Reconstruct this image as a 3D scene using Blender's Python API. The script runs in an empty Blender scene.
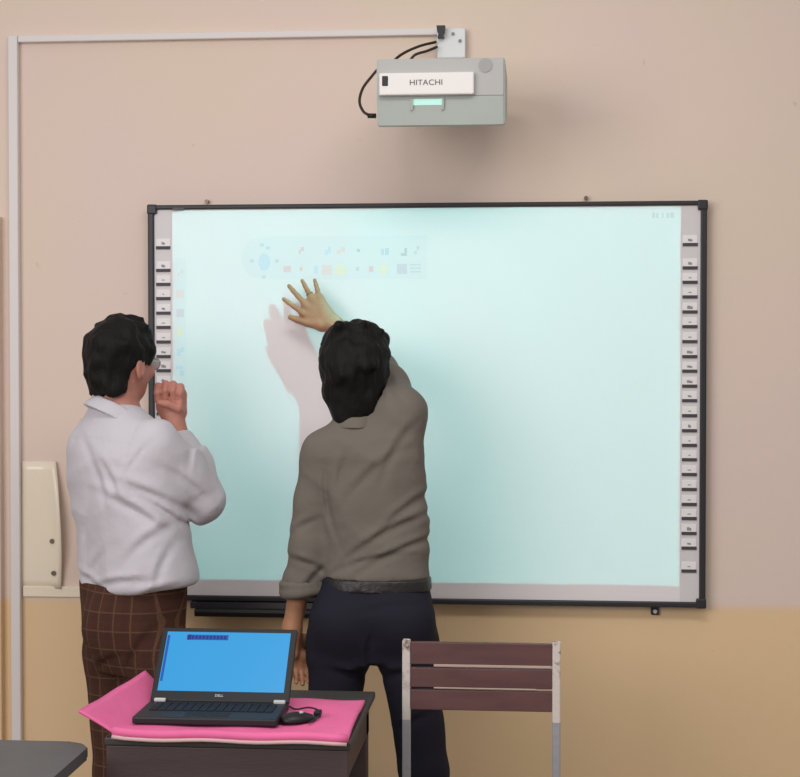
import bpy, bmesh, math, random
import numpy as np
from mathutils import Vector, Matrix

random.seed(7)
SC = bpy.context.scene
COL = SC.collection

# ------------------------------------------------------------------ camera
CAM = np.array([0.35, -4.80, 1.60]); YAW = 0.0881; PITCH = 0.022; FPX = 1570.0
FWD = np.array([-math.sin(YAW)*math.cos(PITCH), math.cos(YAW)*math.cos(PITCH), -math.sin(PITCH)])
RGT = np.array([math.cos(YAW), math.sin(YAW), 0.0]); UPV = np.cross(RGT, FWD)

def at(px, py, y):
    """world point on the plane at depth y that the photograph shows at pixel px, py"""
    d = FWD + RGT*(px-400)/FPX + UPV*(388.5-py)/FPX
    return CAM + d*((y-CAM[1])/d[1])

cam = bpy.data.cameras.new('camera'); cam.sensor_fit = 'HORIZONTAL'; cam.sensor_width = 36
cam.lens = 36*FPX/800
cam_o = bpy.data.objects.new('camera', cam); COL.objects.link(cam_o)
cam_o.matrix_world = Matrix(((RGT[0], UPV[0], -FWD[0], CAM[0]), (RGT[1], UPV[1], -FWD[1], CAM[1]),
                             (RGT[2], UPV[2], -FWD[2], CAM[2]), (0, 0, 0, 1)))
SC.camera = cam_o
SC.view_settings.view_transform = 'Standard'; SC.view_settings.look = 'None'
SC.view_settings.gamma = 1; SC.view_settings.exposure = -.10; SC.view_settings.use_curve_mapping = False

# ------------------------------------------------------------------ materials
def s2l(c):
    return tuple((v/12.92 if v <= .04045 else ((v+.055)/1.055)**2.4) for v in [x/255 for x in c])

def mat(name, rgb, rough=.6, metal=0, noise=0, nscale=8, bump=0, bscale=40, spec=.4, emit=None, estr=0, stretch=None):
    m = bpy.data.materials.new(name); m.use_nodes = True
    nt = m.node_tree; b = nt.nodes['Principled BSDF']
    c = s2l(rgb)
    b.inputs['Base Color'].default_value = (*c, 1); b.inputs['Roughness'].default_value = rough
    b.inputs['Metallic'].default_value = metal; b.inputs['Specular IOR Level'].default_value = spec
    tc = nt.nodes.new('ShaderNodeTexCoord'); src = tc.outputs['Object']
    if stretch:
        mp = nt.nodes.new('ShaderNodeMapping'); mp.inputs['Scale'].default_value = stretch
        nt.links.new(src, mp.inputs['Vector']); src = mp.outputs[0]
    if noise:
        n = nt.nodes.new('ShaderNodeTexNoise'); n.inputs['Scale'].default_value = nscale; n.inputs['Detail'].default_value = 6
        r = nt.nodes.new('ShaderNodeMapRange'); r.inputs[1].default_value = .3; r.inputs[2].default_value = .7
        r.inputs[3].default_value = 1-noise; r.inputs[4].default_value = 1+noise
        mx = nt.nodes.new('ShaderNodeVectorMath'); mx.operation = 'SCALE'; mx.inputs[0].default_value = c
        nt.links.new(src, n.inputs['Vector']); nt.links.new(n.outputs[0], r.inputs[0])
        nt.links.new(r.outputs[0], mx.inputs['Scale']); nt.links.new(mx.outputs[0], b.inputs['Base Color'])
    if bump:
        n = nt.nodes.new('ShaderNodeTexNoise'); n.inputs['Scale'].default_value = bscale; n.inputs['Detail'].default_value = 5
        bp = nt.nodes.new('ShaderNodeBump'); bp.inputs['Strength'].default_value = bump; bp.inputs['Distance'].default_value = .01
        nt.links.new(src, n.inputs['Vector']); nt.links.new(n.outputs[0], bp.inputs['Height']); nt.links.new(bp.outputs[0], b.inputs['Normal'])
    if emit:
        b.inputs['Emission Color'].default_value = (*s2l(emit), 1); b.inputs['Emission Strength'].default_value = estr
    return m

def math_node(nt, op, a, b=None, c=None):
    n = nt.nodes.new('ShaderNodeMath'); n.operation = op
    for i, v in enumerate((a, b, c)):
        if v is None: continue
        if isinstance(v, (int, float)): n.inputs[i].default_value = v
        else: nt.links.new(v, n.inputs[i])
    return n.outputs[0]

def wall_material():
    m = mat('painted_wall', (222, 204, 187), .75, bump=.12, bscale=25)
    nt = m.node_tree; b = nt.nodes['Principled BSDF']
    geo = nt.nodes.new('ShaderNodeNewGeometry'); sp = nt.nodes.new('ShaderNodeSeparateXYZ'); nt.links.new(geo.outputs['Position'], sp.inputs[0])
    nz = nt.nodes.new('ShaderNodeTexNoise'); nz.inputs['Scale'].default_value = 1.3; nz.inputs['Detail'].default_value = 4
    nt.links.new(geo.outputs['Position'], nz.inputs['Vector'])
    h = math_node(nt, 'ADD', sp.outputs[2], math_node(nt, 'MULTIPLY', math_node(nt, 'SUBTRACT', nz.outputs[0], .5), .05))
    mr = nt.nodes.new('ShaderNodeMapRange'); mr.inputs[1].default_value = .815; mr.inputs[2].default_value = .845
    nt.links.new(h, mr.inputs[0])
    up = nt.nodes.new('ShaderNodeMix'); up.data_type = 'RGBA'
    up.inputs[6].default_value = (*s2l((224, 204, 196)), 1); up.inputs[7].default_value = (*s2l((224, 206, 190)), 1)
    mr2 = nt.nodes.new('ShaderNodeMapRange'); mr2.inputs[1].default_value = .4; mr2.inputs[2].default_value = .6
    nt.links.new(nz.outputs[0], mr2.inputs[0]); nt.links.new(mr2.outputs[0], up.inputs[0])
    mx = nt.nodes.new('ShaderNodeMix'); mx.data_type = 'RGBA'
    mx.inputs[6].default_value = (*s2l((228, 198, 158)), 1)
    nt.links.new(up.outputs[2], mx.inputs[7]); nt.links.new(mr.outputs[0], mx.inputs[0])
    # scattered small scuffs
    n2 = nt.nodes.new('ShaderNodeTexNoise'); n2.inputs['Scale'].default_value = 22; n2.inputs['Detail'].default_value = 3
    nt.links.new(geo.outputs['Position'], n2.inputs['Vector'])
    sc = nt.nodes.new('ShaderNodeMapRange'); sc.inputs[1].default_value = .72; sc.inputs[2].default_value = .8; sc.inputs[3].default_value = 1; sc.inputs[4].default_value = .72
    nt.links.new(n2.outputs[0], sc.inputs[0])
    vm = nt.nodes.new('ShaderNodeVectorMath'); vm.operation = 'SCALE'
    nt.links.new(mx.outputs[2], vm.inputs[0]); nt.links.new(sc.outputs[0], vm.inputs['Scale'])
    nt.links.new(vm.outputs[0], b.inputs['Base Color'])
    return m

def plaid_material():
    m = mat('plaid_wool', (88, 58, 48), .9, bump=.25, bscale=140, spec=.2)
    nt = m.node_tree; b = nt.nodes['Principled BSDF']
    tc = nt.nodes.new('ShaderNodeTexCoord'); sp = nt.nodes.new('ShaderNodeSeparateXYZ'); nt.links.new(tc.outputs['Object'], sp.inputs[0])
    u = math_node(nt, 'ADD', math_node(nt, 'MULTIPLY', sp.outputs[0], .8), math_node(nt, 'MULTIPLY', sp.outputs[1], -.6))
    def stripes(v, period, width):
        f = math_node(nt, 'FRACT', math_node(nt, 'DIVIDE', math_node(nt, 'ADD', v, 10), period))
        return math_node(nt, 'LESS_THAN', f, width)
    vv = stripes(u, .042, .085); hh = stripes(sp.outputs[2], .050, .07)
    v2 = stripes(math_node(nt, 'ADD', u, .021), .042, .4); h2 = stripes(math_node(nt, 'ADD', sp.outputs[2], .02), .05, .4)
    line = math_node(nt, 'MULTIPLY', math_node(nt, 'MAXIMUM', vv, hh), .13)
    band = math_node(nt, 'MULTIPLY', math_node(nt, 'ADD', v2, h2), .22)
    mix = nt.nodes.new('ShaderNodeMix'); mix.data_type = 'RGBA'
    mix.inputs[6].default_value = (*s2l((74, 47, 38)), 1); mix.inputs[7].default_value = (*s2l((58, 38, 32)), 1); nt.links.new(band, mix.inputs[0])
    mx = nt.nodes.new('ShaderNodeMix'); mx.data_type = 'RGBA'
    nt.links.new(mix.outputs[2], mx.inputs[6]); mx.inputs[7].default_value = (*s2l((176, 142, 112)), 1); nt.links.new(line, mx.inputs[0])
    nt.links.new(mx.outputs[2], b.inputs['Base Color'])
    return m

def chipped_material():
    """grey steel tube whose upper length carries patchy old white paint"""
    m = mat('chipped_steel', (150, 150, 154), .5, bump=.2, bscale=60)
    nt = m.node_tree; b = nt.nodes['Principled BSDF']
    geo = nt.nodes.new('ShaderNodeNewGeometry'); sp = nt.nodes.new('ShaderNodeSeparateXYZ'); nt.links.new(geo.outputs['Position'], sp.inputs[0])
    n = nt.nodes.new('ShaderNodeTexNoise'); n.inputs['Scale'].default_value = 55; n.inputs['Detail'].default_value = 4; nt.links.new(geo.outputs['Position'], n.inputs['Vector'])
    hi = math_node(nt, 'GREATER_THAN', sp.outputs[2], .675)
    chip = nt.nodes.new('ShaderNodeMapRange'); chip.inputs[1].default_value = .52; chip.inputs[2].default_value = .66; nt.links.new(n.outputs[0], chip.inputs[0])
    upz = nt.nodes.new('ShaderNodeMapRange'); upz.inputs[1].default_value = .72; upz.inputs[2].default_value = .86; nt.links.new(sp.outputs[2], upz.inputs[0])
    a = nt.nodes.new('ShaderNodeMix'); a.data_type = 'RGBA'; a.inputs[6].default_value = (*s2l((212, 204, 200)), 1); a.inputs[7].default_value = (*s2l((120, 98, 92)), 1)
    nt.links.new(math_node(nt, 'MULTIPLY', chip.outputs[0], upz.outputs[0]), a.inputs[0])
    c = nt.nodes.new('ShaderNodeMix'); c.data_type = 'RGBA'; c.inputs[6].default_value = (*s2l((158, 158, 164)), 1); nt.links.new(a.outputs[2], c.inputs[7]); nt.links.new(hi, c.inputs[0])
    nt.links.new(c.outputs[2], b.inputs['Base Color'])
    return m

M = dict(
    wall=wall_material(),
    floor=mat('cement_floor', (150, 138, 124), .7, noise=.15, nscale=4, bump=.1),
    trunk=mat('white_plastic', (222, 216, 216), .45),
    black=mat('black_plastic', (24, 24, 27), .45),
    frame=mat('charcoal_frame', (46, 45, 50), .45),
    board=mat('board_enamel', (233, 228, 231), .4, spec=.25),
    strip=mat('strip_print', (216, 212, 216), .5),
    key=mat('key_face', (236, 234, 236), .5),
    keybar=mat('key_bar', (70, 68, 74), .6),
    keyicon=mat('key_icon', (150, 147, 152), .6),
    projector=mat('projector_shell', (184, 193, 190), .5, noise=.02),  # lightened and greened in colour for the board's bounce on the lower face
    projfront=mat('projector_cover', (232, 229, 228), .45),
    projwin=mat('projection_window', (190, 235, 225), .2, emit=(190, 245, 232), estr=.35),
    steelwhite=mat('white_metal', (220, 224, 228), .4),
    cable=mat('cable_rubber', (42, 30, 26), .5),
    ink=mat('grey_print', (88, 88, 92), .6),
    panel=mat('cream_gloss', (238, 226, 206), .22, noise=.02, nscale=3),
    screw=mat('screw_metal', (110, 100, 92), .4, metal=.6),
    wood=mat('dark_desk_wood', (74, 60, 62), .55, noise=.12, nscale=5, bump=.08, stretch=(1, 1, 6)),
    woodtop=mat('desk_top', (62, 60, 59), .5, noise=.12, nscale=7),
    slat=mat('maroon_slat', (98, 68, 68), .5, noise=.14, nscale=7, stretch=(1, 1, 5)),
    chipped=chipped_material(),
    graydesk=mat('grey_laminate', (92, 93, 95), .55, noise=.1, nscale=6, bump=.05),
    pink=mat('pink_cloth', (228, 108, 160), .8, noise=.05, nscale=9, bump=.18, bscale=30),
    pinkedge=mat('pale_hem', (206, 172, 176), .8),
    lapbody=mat('laptop_plastic', (30, 31, 35), .5),
    lapkeys=mat('laptop_keys', (18, 18, 21), .6),
    screen=mat('laptop_screen', (10, 30, 50), .3, emit=(52, 165, 230), estr=.95),
    screendark=mat('screen_toolbar', (10, 20, 60), .4, emit=(18, 92, 190), estr=.8),
    screenlight=mat('screen_icon', (10, 20, 60), .4, emit=(10, 48, 130), estr=.7),
    silver=mat('silver_plastic', (205, 205, 208), .35),
    whiteshirt=mat('white_cotton', (200, 197, 205), .85, bump=.6, bscale=13, spec=.2),
    oliveshirt=mat('olive_cotton', (114, 108, 101), .85, bump=.6, bscale=13, spec=.2),
    navy=mat('navy_twill', (34, 34, 45), .85, bump=.25, bscale=25, spec=.2),
    plaid=plaid_material(),
    skin_a=mat('skin_warm', (186, 128, 114), .55, noise=.08, nscale=18, bump=.15, bscale=90),
    skin_b=mat('skin_brown', (168, 120, 92), .55, noise=.1, nscale=18, bump=.15, bscale=90),
    hair=mat('black_hair', (19, 16, 18), .65, bump=.5, bscale=70, spec=.2, stretch=(1, 1, .4)),
    belt=mat('black_leather', (40, 38, 38), .4, bump=.2, bscale=80),
    shoe=mat('shoe_leather', (30, 26, 24), .4),
    eye=mat('eye_white', (225, 222, 216), .3), iris=mat('eye_iris', (40, 26, 20), .3),
    gold=mat('ring_gold', (168, 150, 92), .3, metal=.9),
    glassframe=mat('spectacle_frame', (196, 196, 202), .3, metal=.3),
    lens=mat('spectacle_lens', (225, 230, 235), .1),
)
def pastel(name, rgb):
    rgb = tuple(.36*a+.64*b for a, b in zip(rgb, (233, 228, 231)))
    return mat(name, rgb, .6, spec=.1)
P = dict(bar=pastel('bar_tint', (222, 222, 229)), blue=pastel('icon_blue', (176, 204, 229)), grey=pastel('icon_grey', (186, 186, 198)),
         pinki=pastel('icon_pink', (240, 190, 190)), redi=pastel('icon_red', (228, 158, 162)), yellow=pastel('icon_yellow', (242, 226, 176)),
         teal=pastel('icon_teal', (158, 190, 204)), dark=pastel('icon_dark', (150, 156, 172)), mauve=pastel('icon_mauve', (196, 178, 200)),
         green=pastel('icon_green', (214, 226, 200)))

# ------------------------------------------------------------------ object helpers
def mesh_obj(name, bm, m, base=(0, 0, 0), parent=None, smooth=False):
    me = bpy.data.meshes.new(name)
    if isinstance(bm, tuple):
        v, f = bm; me.from_pydata([tuple(p) for p in (np.asarray(v)-np.asarray(base)).tolist()], [], f)
    else:
        bmesh.ops.translate(bm, verts=bm.verts, vec=-Vector(base)); bmesh.ops.recalc_face_normals(bm, faces=bm.faces)
        bm.to_mesh(me); bm.free()
    me.materials.append(m)
    if smooth: me.polygons.foreach_set('use_smooth', [True]*len(me.polygons))
    o = bpy.data.objects.new(name, me); COL.objects.link(o)
    if parent is not None: o.parent = parent
    else: o.location = base
    return o

def thing(name, label, cat, base, group=None):
    o = bpy.data.objects.new(name, None); COL.objects.link(o); o.location = base; o.empty_display_size = .1
    o['label'] = label; o['category'] = cat
    if group: o['group'] = group
    o['_b'] = [float(x) for x in base]
    return o

class Thing:
    def __init__(s, name, label, cat, base, group=None):
        s.base = np.array(base, float); s.root = thing(name, label, cat, base, group)
    def part(s, name, bm, m, under=None, smooth=False, label=None):
        o = mesh_obj(name, bm, m, s.base, under or s.root, smooth)
        if label: o['label'] = label
        return o

def tag(o, label, cat, group=None):
    o['label'] = label; o['category'] = cat
    if group: o['group'] = group
    return o

def box(bm, lo, hi, bev=0, seg=2, rot=None):
    lo = Vector(lo); hi = Vector(hi)
    g = bmesh.ops.create_cube(bm, size=1)['verts']
    bmesh.ops.scale(bm, vec=hi-lo, verts=g); c = (lo+hi)/2
    if bev:
        ed = list({e for v in g for e in v.link_edges})
        r = bmesh.ops.bevel(bm, geom=ed, offset=bev, segments=seg, affect='EDGES', profile=.5)
        g = list({v for f in r['faces'] for v in f.verts} | {v for v in g if v.is_valid})
    if rot is not None: bmesh.ops.rotate(bm, cent=(0, 0, 0), matrix=rot, verts=g)
    bmesh.ops.translate(bm, vec=c, verts=g)
    return g

def bx(lo, hi, bev=0, seg=2, rot=None):
    bm = bmesh.new(); box(bm, lo, hi, bev, seg, rot); return bm

def prism(bm, poly, axis_fn, a, b):
    """extrude 2-D polygon between a and b; axis_fn(u, v, t) -> point"""
    lo = [bm.verts.new(axis_fn(u, v, a)) for u, v in poly]; hi = [bm.verts.new(axis_fn(u, v, b)) for u, v in poly]
    bm.faces.new(lo); bm.faces.new(hi[::-1]); n = len(poly)
    for i in range(n): bm.faces.new((lo[i], hi[i], hi[(i+1) % n], lo[(i+1) % n]))

def catmull(pts, n=8):
    pts = [np.array(p, float) for p in pts]; out = []
    q = [2*pts[0]-pts[1]]+pts+[2*pts[-1]-pts[-2]]
    for i in range(1, len(q)-2):
        for k in range(n):
            t = k/n
            out.append(.5*((2*q[i])+(-q[i-1]+q[i+1])*t+(2*q[i-1]-5*q[i]+4*q[i+1]-q[i+2])*t*t+(-q[i-1]+3*q[i]-3*q[i+1]+q[i+2])*t**3))
    out.append(pts[-1]); return out

def tube(bm, pts, r, sides=10):
    rings = []; pts = [Vector(p) for p in pts]; prev = None
    for i, p in enumerate(pts):
        t = (pts[min(i+1, len(pts)-1)]-pts[max(i-1, 0)]).normalized()
        if prev is None: prev = t.orthogonal().normalized()
        n = (prev-t*prev.dot(t)).normalized(); prev = n; b = t.cross(n)
        rr = r[i] if isinstance(r, (list, tuple)) else r
        rings.append([bm.verts.new(p+(n*math.cos(a)+b*math.sin(a))*rr) for a in [2*math.pi*k/sides for k in range(sides)]])
    for A, B in zip(rings, rings[1:]):
        for k in range(sides): bm.faces.new((A[k], A[(k+1) % sides], B[(k+1) % sides], B[k]))
    bm.faces.new(rings[0][::-1]); bm.faces.new(rings[-1])

def tb(pts, r, sides=10):
    bm = bmesh.new(); tube(bm, pts, r, sides); return bm

def disc(bm, c, r, t, axis='y', seg=20):
    g = bmesh.ops.create_cone(bm, cap_ends=True, segments=seg, radius1=r, radius2=r, depth=t)['verts']
    if axis == 'y': bmesh.ops.rotate(bm, cent=(0, 0, 0), matrix=Matrix.Rotation(math.pi/2, 3, 'X'), verts=g)
    bmesh.ops.translate(bm, vec=c, verts=g)

def text_mesh(s, size, centre, tilt=math.pi/2, ext=.0006, width=None):
    cu = bpy.data.curves.new('lettering', 'FONT'); cu.body = s; cu.size = size; cu.extrude = ext; cu.align_x = 'CENTER'; cu.align_y = 'CENTER'
    o = bpy.data.objects.new('lettering', cu); COL.objects.link(o)
    bpy.context.view_layer.update()
    me = bpy.data.meshes.new_from_object(o.evaluated_get(bpy.context.evaluated_depsgraph_get()))
    bpy.data.objects.remove(o); bpy.data.curves.remove(cu)
    bm = bmesh.new(); bm.from_mesh(me); bpy.data.meshes.remove(me)
    if width:
        xs = [v.co.x for v in bm.verts]; k = width/(max(xs)-min(xs)); bmesh.ops.scale(bm, vec=(k, 1, 1), verts=bm.verts)
    bmesh.ops.rotate(bm, cent=(0, 0, 0), matrix=Matrix.Rotation(tilt, 3, 'X'), verts=bm.verts)
    bmesh.ops.translate(bm, vec=centre, verts=bm.verts)
    return bm

def struct(name, bm, m, label=None):
    o = mesh_obj(name, bm, m); o['kind'] = 'structure'
    if label: o['label'] = label
    return o

# ------------------------------------------------------------------ the room
struct('wall_front', bx((-3.6, 0, 0), (3.6, .15, 3.3)), M['wall'])
struct('floor', bx((-3.6, -6.5, -.1), (3.6, .15, 0)), M['floor'])
# ledge line along the top of the yellow lower wall, left of the board
a = at(20, 586, 0); b = at(150, 597, 0)
struct('trim_1', bx((-1.262, -.010, .838), (-.80, .004, .872), .003), M['panel'])
# brown-edged pilaster strip at the far left, ending at py 215
pz = at(2, 217, 0)[2]
struct('trim_2', bx((-1.75, -.03, 0), (-1.325, .004, pz), .004), M['wall'])

# ------------------------------------------------------------------ cable trunking
zt = at(200, 37, 0)[2]; x0 = at(10, 400, -.02)[0]; x1 = at(19.5, 400, -.02)[0]; xe = at(461, 33, 0)[0]
t = Thing('cable_trunking', 'white plastic cable trunking turning a corner, running from projector to floor', 'trunking', (x0, 0, 0))
t.part('vertical_duct', bx((x0, -.024, 0), (x1, -.0005, zt+.011), .003), M['trunk'])
t.part('horizontal_duct', bx((x1+.0003, -.020, zt-.010), (xe, -.0005, zt+.011), .003), M['trunk'])

# ------------------------------------------------------------------ cream panel on the wall
TP = Thing('wall_panel', 'cream glossy panel with two screws and a lifting curved edge, behind man in white shirt', 'panel', (at(40, 525, 0)[0], 0, at(40, 586, 0)[2]))
bm = bmesh.new(); n = 14; fr = []; bk = []
for i in range(n+1):
    tt = i/n; py = 461+(588-461)*tt
    xr = 57+9*math.sin(min(1, tt*1.15)*math.pi*.62)-3*tt**3
    xl = 22.5; lift = .010+.030*math.sin(tt*math.pi)**1.5
    z = at(40, py, 0)[2]
    rowf = []; rowb = []
    for k in range(7):
        u = k/6; x = at(xl+(xr-xl)*u, py, 0)[0]; yy = -.006-lift*max(0, (u-.55)/.45)**2
        rowf.append(bm.verts.new((x, yy, z))); rowb.append(bm.verts.new((x, yy+.004, z)))
    fr.append(rowf); bk.append(rowb)
for i in range(n):
    for k in range(6):
        bm.faces.new((fr[i][k], fr[i][k+1], fr[i+1][k+1], fr[i+1][k])); bm.faces.new((bk[i][k], bk[i+1][k], bk[i+1][k+1], bk[i][k+1]))
    bm.faces.new((fr[i][0], fr[i+1][0], bk[i+1][0], bk[i][0])); bm.faces.new((fr[i][6], bk[i][6], bk[i+1][6], fr[i+1][6]))
for k in range(6):
    bm.faces.new((fr[0][k], bk[0][k], bk[0][k+1], fr[0][k+1])); bm.faces.new((fr[n][k], fr[n][k+1], bk[n][k+1], bk[n][k]))
TP.part('sheet', bm, M['panel'], smooth=True)
for (px, py) in ((52.5, 541), (54, 573)):
    bm = bmesh.new(); c = at(px, py, -.012); disc(bm, (c[0], -.013, c[2]), .0075, .012); TP.part('screw', bm, M['screw'])

# ------------------------------------------------------------------ interactive whiteboard
BX0, BX1, BZ1, BZ0 = -.85, .85, 2.058, .838
BY = -.045                                   # front of the frame
SY = -.036                                   # writing surface
B = Thing('interactive_whiteboard', 'large interactive whiteboard with dark frame and painted-on projected toolbar on the wall', 'whiteboard', (0, 0, BZ0))
fw, ft, fb = .019, .014, .017
bm = bmesh.new()
box(bm, (BX0, BY, BZ0), (BX0+fw, -.001, BZ1), .004); box(bm, (BX1-fw, BY, BZ0), (BX1, -.001, BZ1), .004)
box(bm, (BX0+fw-.004, BY, BZ1-ft), (BX1-fw+.004, -.001, BZ1), .004); box(bm, (BX0+fw-.004, BY, BZ0), (BX1-fw+.004, -.001, BZ0+fb), .004)
for sx in (BX0, BX1-.026):
    for sz in (BZ0, BZ1-.026): box(bm, (sx-.002, BY-.003, sz-.002), (sx+.028, -.001, sz+.028), .004)
FR = B.part('frame', bm, M['frame'])
SURF = B.part('writing_surface', bx((BX0+fw-.002, SY, BZ0+fb-.002), (BX1-fw+.002, -.004, BZ1-ft+.002)), M['board'])
plate = at(178, 209, BY)
B.part('name_badge', bx((plate[0]-.017, BY-.001, plate[2]-.0035), (plate[0]+.017, BY+.001, plate[2]+.0035)), M['ink'], FR)
# key strips
kz = [244, 267.3, 281.7, 296.3, 311.3, 326, 341, 356, 370.5, 385.5, 400, 415, 430, 444.7, 459, 473.8, 488.7, 503.7, 517.8, 532.7, 547.4, 570.3]
kz = [at(690, y, SY)[2] for y in kz]
xr0, xr1 = at(682, 400, SY)[0], at(697, 400, SY)[0]
xl0 = BX0+fw+.006; xl1 = xl0+(xr1-xr0)
sxr = (at(680.5, 400, SY)[0], BX1-fw); sxl = (BX0+fw, at(172.5, 400, SY)[0])
glyphs = random.Random(3)
for side, (s0, s1), (k0, k1) in (('l', sxl, (xl0, xl1)), ('r', sxr, (xr0, xr1))):
    st = B.part('key_strip', bx((s0, SY-.0008, BZ0+fb), (s1, SY+.001, BZ1-ft)), M['strip'])
    for i, z in enumerate(kz):
        kb = bmesh.new(); box(kb, (k0, SY-.0026, z-.004), (k1, SY-.0004, z+.026), .001, 1)
        ko = B.part('key', kb, M['key'], st)
        # the dark bar under the key and its printed symbol belong to the key; same mesh, more materials
        me = ko.data; me.materials.append(M['keybar']); me.materials.append(M['keyicon'])
        b2 = bmesh.new(); b2.from_mesh(me)
        def add(lo, hi, mi):
            nf = len(b2.faces); lo = np.array(lo)-B.base; hi = np.array(hi)-B.base
            box(b2, lo, hi); b2.faces.ensure_lookup_table()
            for f in b2.faces[nf:]: f.material_index = mi
        add((k0, SY-.0042, z-.0065), (k1, SY-.0010, z+.0030), 1)
        xm = (k0+k1)/2; w = glyphs.uniform(.004, .009); hgt = glyphs.uniform(.005, .010)
        if i in (0, 1, 4, 7, 8, 9, 10, 12, 19, 20):
            add((xm-w, SY-.0032, z+.012-hgt/2), (xm+w*.2, SY-.0020, z+.012+hgt/2), 2); add((xm-w*.3, SY-.0033, z+.010-hgt/3), (xm+w, SY-.0020, z+.012+hgt/4), 2)
        else:
            add((xm-w*.6, SY-.0032, z+.010), (xm+w*.6, SY-.0020, z+.013), 2)
        b2.to_mesh(me); b2.free()
# projected picture of the pen software painted as pale shapes: toolbar, side bar, clock
def deco(name, boxes, m, under, dy=.0012, base_dy=0):
    bm = bmesh.new()
    for (a, b_, c, d) in boxes:
        p = at(a, d, SY); q = at(c, b_, SY)
        box(bm, (p[0], SY-dy, p[2]), (q[0], SY-dy+.0006, q[2]))
    return B.part(name, bm, m, under)
def disc_icon(name, cx, cy, rx, rz, m, under, dy):
    bm = bmesh.new(); c = at(cx, cy, SY); seg = 24
    vs = [bm.verts.new((c[0]+rx*math.cos(2*math.pi*k/seg), SY-dy, c[2]+rz*math.sin(2*math.pi*k/seg))) for k in range(seg)]
    r = bmesh.ops.extrude_face_region(bm, geom=[bm.faces.new(vs)])
    bmesh.ops.translate(bm, vec=(0, .0005, 0), verts=[g for g in r['geom'] if isinstance(g, bmesh.types.BMVert)])
    return B.part(name, bm, m, under)
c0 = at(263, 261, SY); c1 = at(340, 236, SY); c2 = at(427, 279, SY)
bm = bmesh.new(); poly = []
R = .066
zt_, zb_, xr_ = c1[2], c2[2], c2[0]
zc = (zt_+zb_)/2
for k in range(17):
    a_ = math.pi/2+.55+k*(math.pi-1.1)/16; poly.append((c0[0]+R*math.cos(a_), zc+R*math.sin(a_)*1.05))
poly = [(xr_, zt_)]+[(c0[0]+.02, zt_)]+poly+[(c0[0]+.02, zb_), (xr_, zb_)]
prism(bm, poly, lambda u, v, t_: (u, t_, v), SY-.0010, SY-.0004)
TB = B.part('painted_toolbar', bm, P['bar'], label='faint floating toolbar, projected image painted as pale shapes')
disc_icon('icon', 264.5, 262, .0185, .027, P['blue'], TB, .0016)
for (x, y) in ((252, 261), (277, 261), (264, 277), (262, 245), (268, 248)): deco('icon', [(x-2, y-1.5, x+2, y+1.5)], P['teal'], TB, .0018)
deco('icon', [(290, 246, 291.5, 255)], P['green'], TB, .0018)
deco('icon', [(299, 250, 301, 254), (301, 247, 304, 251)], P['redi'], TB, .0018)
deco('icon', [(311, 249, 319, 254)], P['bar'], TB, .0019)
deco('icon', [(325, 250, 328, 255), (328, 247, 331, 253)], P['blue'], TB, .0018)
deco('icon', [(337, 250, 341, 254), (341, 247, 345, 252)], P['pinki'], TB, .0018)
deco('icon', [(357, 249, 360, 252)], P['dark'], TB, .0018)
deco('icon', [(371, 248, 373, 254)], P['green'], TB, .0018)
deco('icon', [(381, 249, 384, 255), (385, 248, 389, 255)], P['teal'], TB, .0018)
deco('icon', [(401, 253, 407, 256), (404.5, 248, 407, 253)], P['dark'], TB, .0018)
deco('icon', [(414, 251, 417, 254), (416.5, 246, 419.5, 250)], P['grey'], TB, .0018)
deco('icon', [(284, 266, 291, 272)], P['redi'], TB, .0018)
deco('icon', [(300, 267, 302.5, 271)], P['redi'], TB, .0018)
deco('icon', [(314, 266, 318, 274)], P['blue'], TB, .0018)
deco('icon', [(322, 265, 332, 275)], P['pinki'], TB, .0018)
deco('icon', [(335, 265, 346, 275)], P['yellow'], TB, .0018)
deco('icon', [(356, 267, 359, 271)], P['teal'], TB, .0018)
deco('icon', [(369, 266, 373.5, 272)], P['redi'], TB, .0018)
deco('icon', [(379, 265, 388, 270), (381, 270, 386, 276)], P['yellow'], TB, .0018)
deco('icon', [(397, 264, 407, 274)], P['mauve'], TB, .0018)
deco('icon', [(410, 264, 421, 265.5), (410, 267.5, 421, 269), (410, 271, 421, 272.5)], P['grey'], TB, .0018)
SB = deco('painted_side_bar', [(174.5, 258, 186, 384)], P['bar'], None, .0010)
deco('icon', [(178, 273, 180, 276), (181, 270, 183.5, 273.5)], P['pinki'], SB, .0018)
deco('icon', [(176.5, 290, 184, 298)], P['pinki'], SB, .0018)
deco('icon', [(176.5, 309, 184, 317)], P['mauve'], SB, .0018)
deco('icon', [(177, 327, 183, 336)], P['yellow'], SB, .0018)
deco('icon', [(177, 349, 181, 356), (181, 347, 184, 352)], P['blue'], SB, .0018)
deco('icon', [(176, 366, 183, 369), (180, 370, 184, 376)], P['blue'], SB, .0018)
deco('painted_clock', [(652, 212.5, 655, 218), (656, 213, 658.5, 218), (662, 212.5, 663.5, 218), (666.5, 213, 669, 218), (670, 212.5, 674, 218)], P['grey'], None, .0012)
# wall clips of the board
for (px, py) in ((207, 201.5), (586, 198)):
    bm = bmesh.new(); c = at(px, py, -.01); disc(bm, (c[0], -.009, c[2]), .006, .018); B.part('wall_screw', bm, M['screw'])
c = at(655, 611, -.01)
bm = bmesh.new(); box(bm, (c[0]-.012, -.012, c[2]-.012), (c[0]+.012, -.001, BZ0+.002), .002); CL = B.part('bottom_clip', bm, M['frame'])
bm = bmesh.new(); disc(bm, (c[0], -.013, c[2]-.001), .006, .004); B.part('screw', bm, M['silver'], CL)

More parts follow.
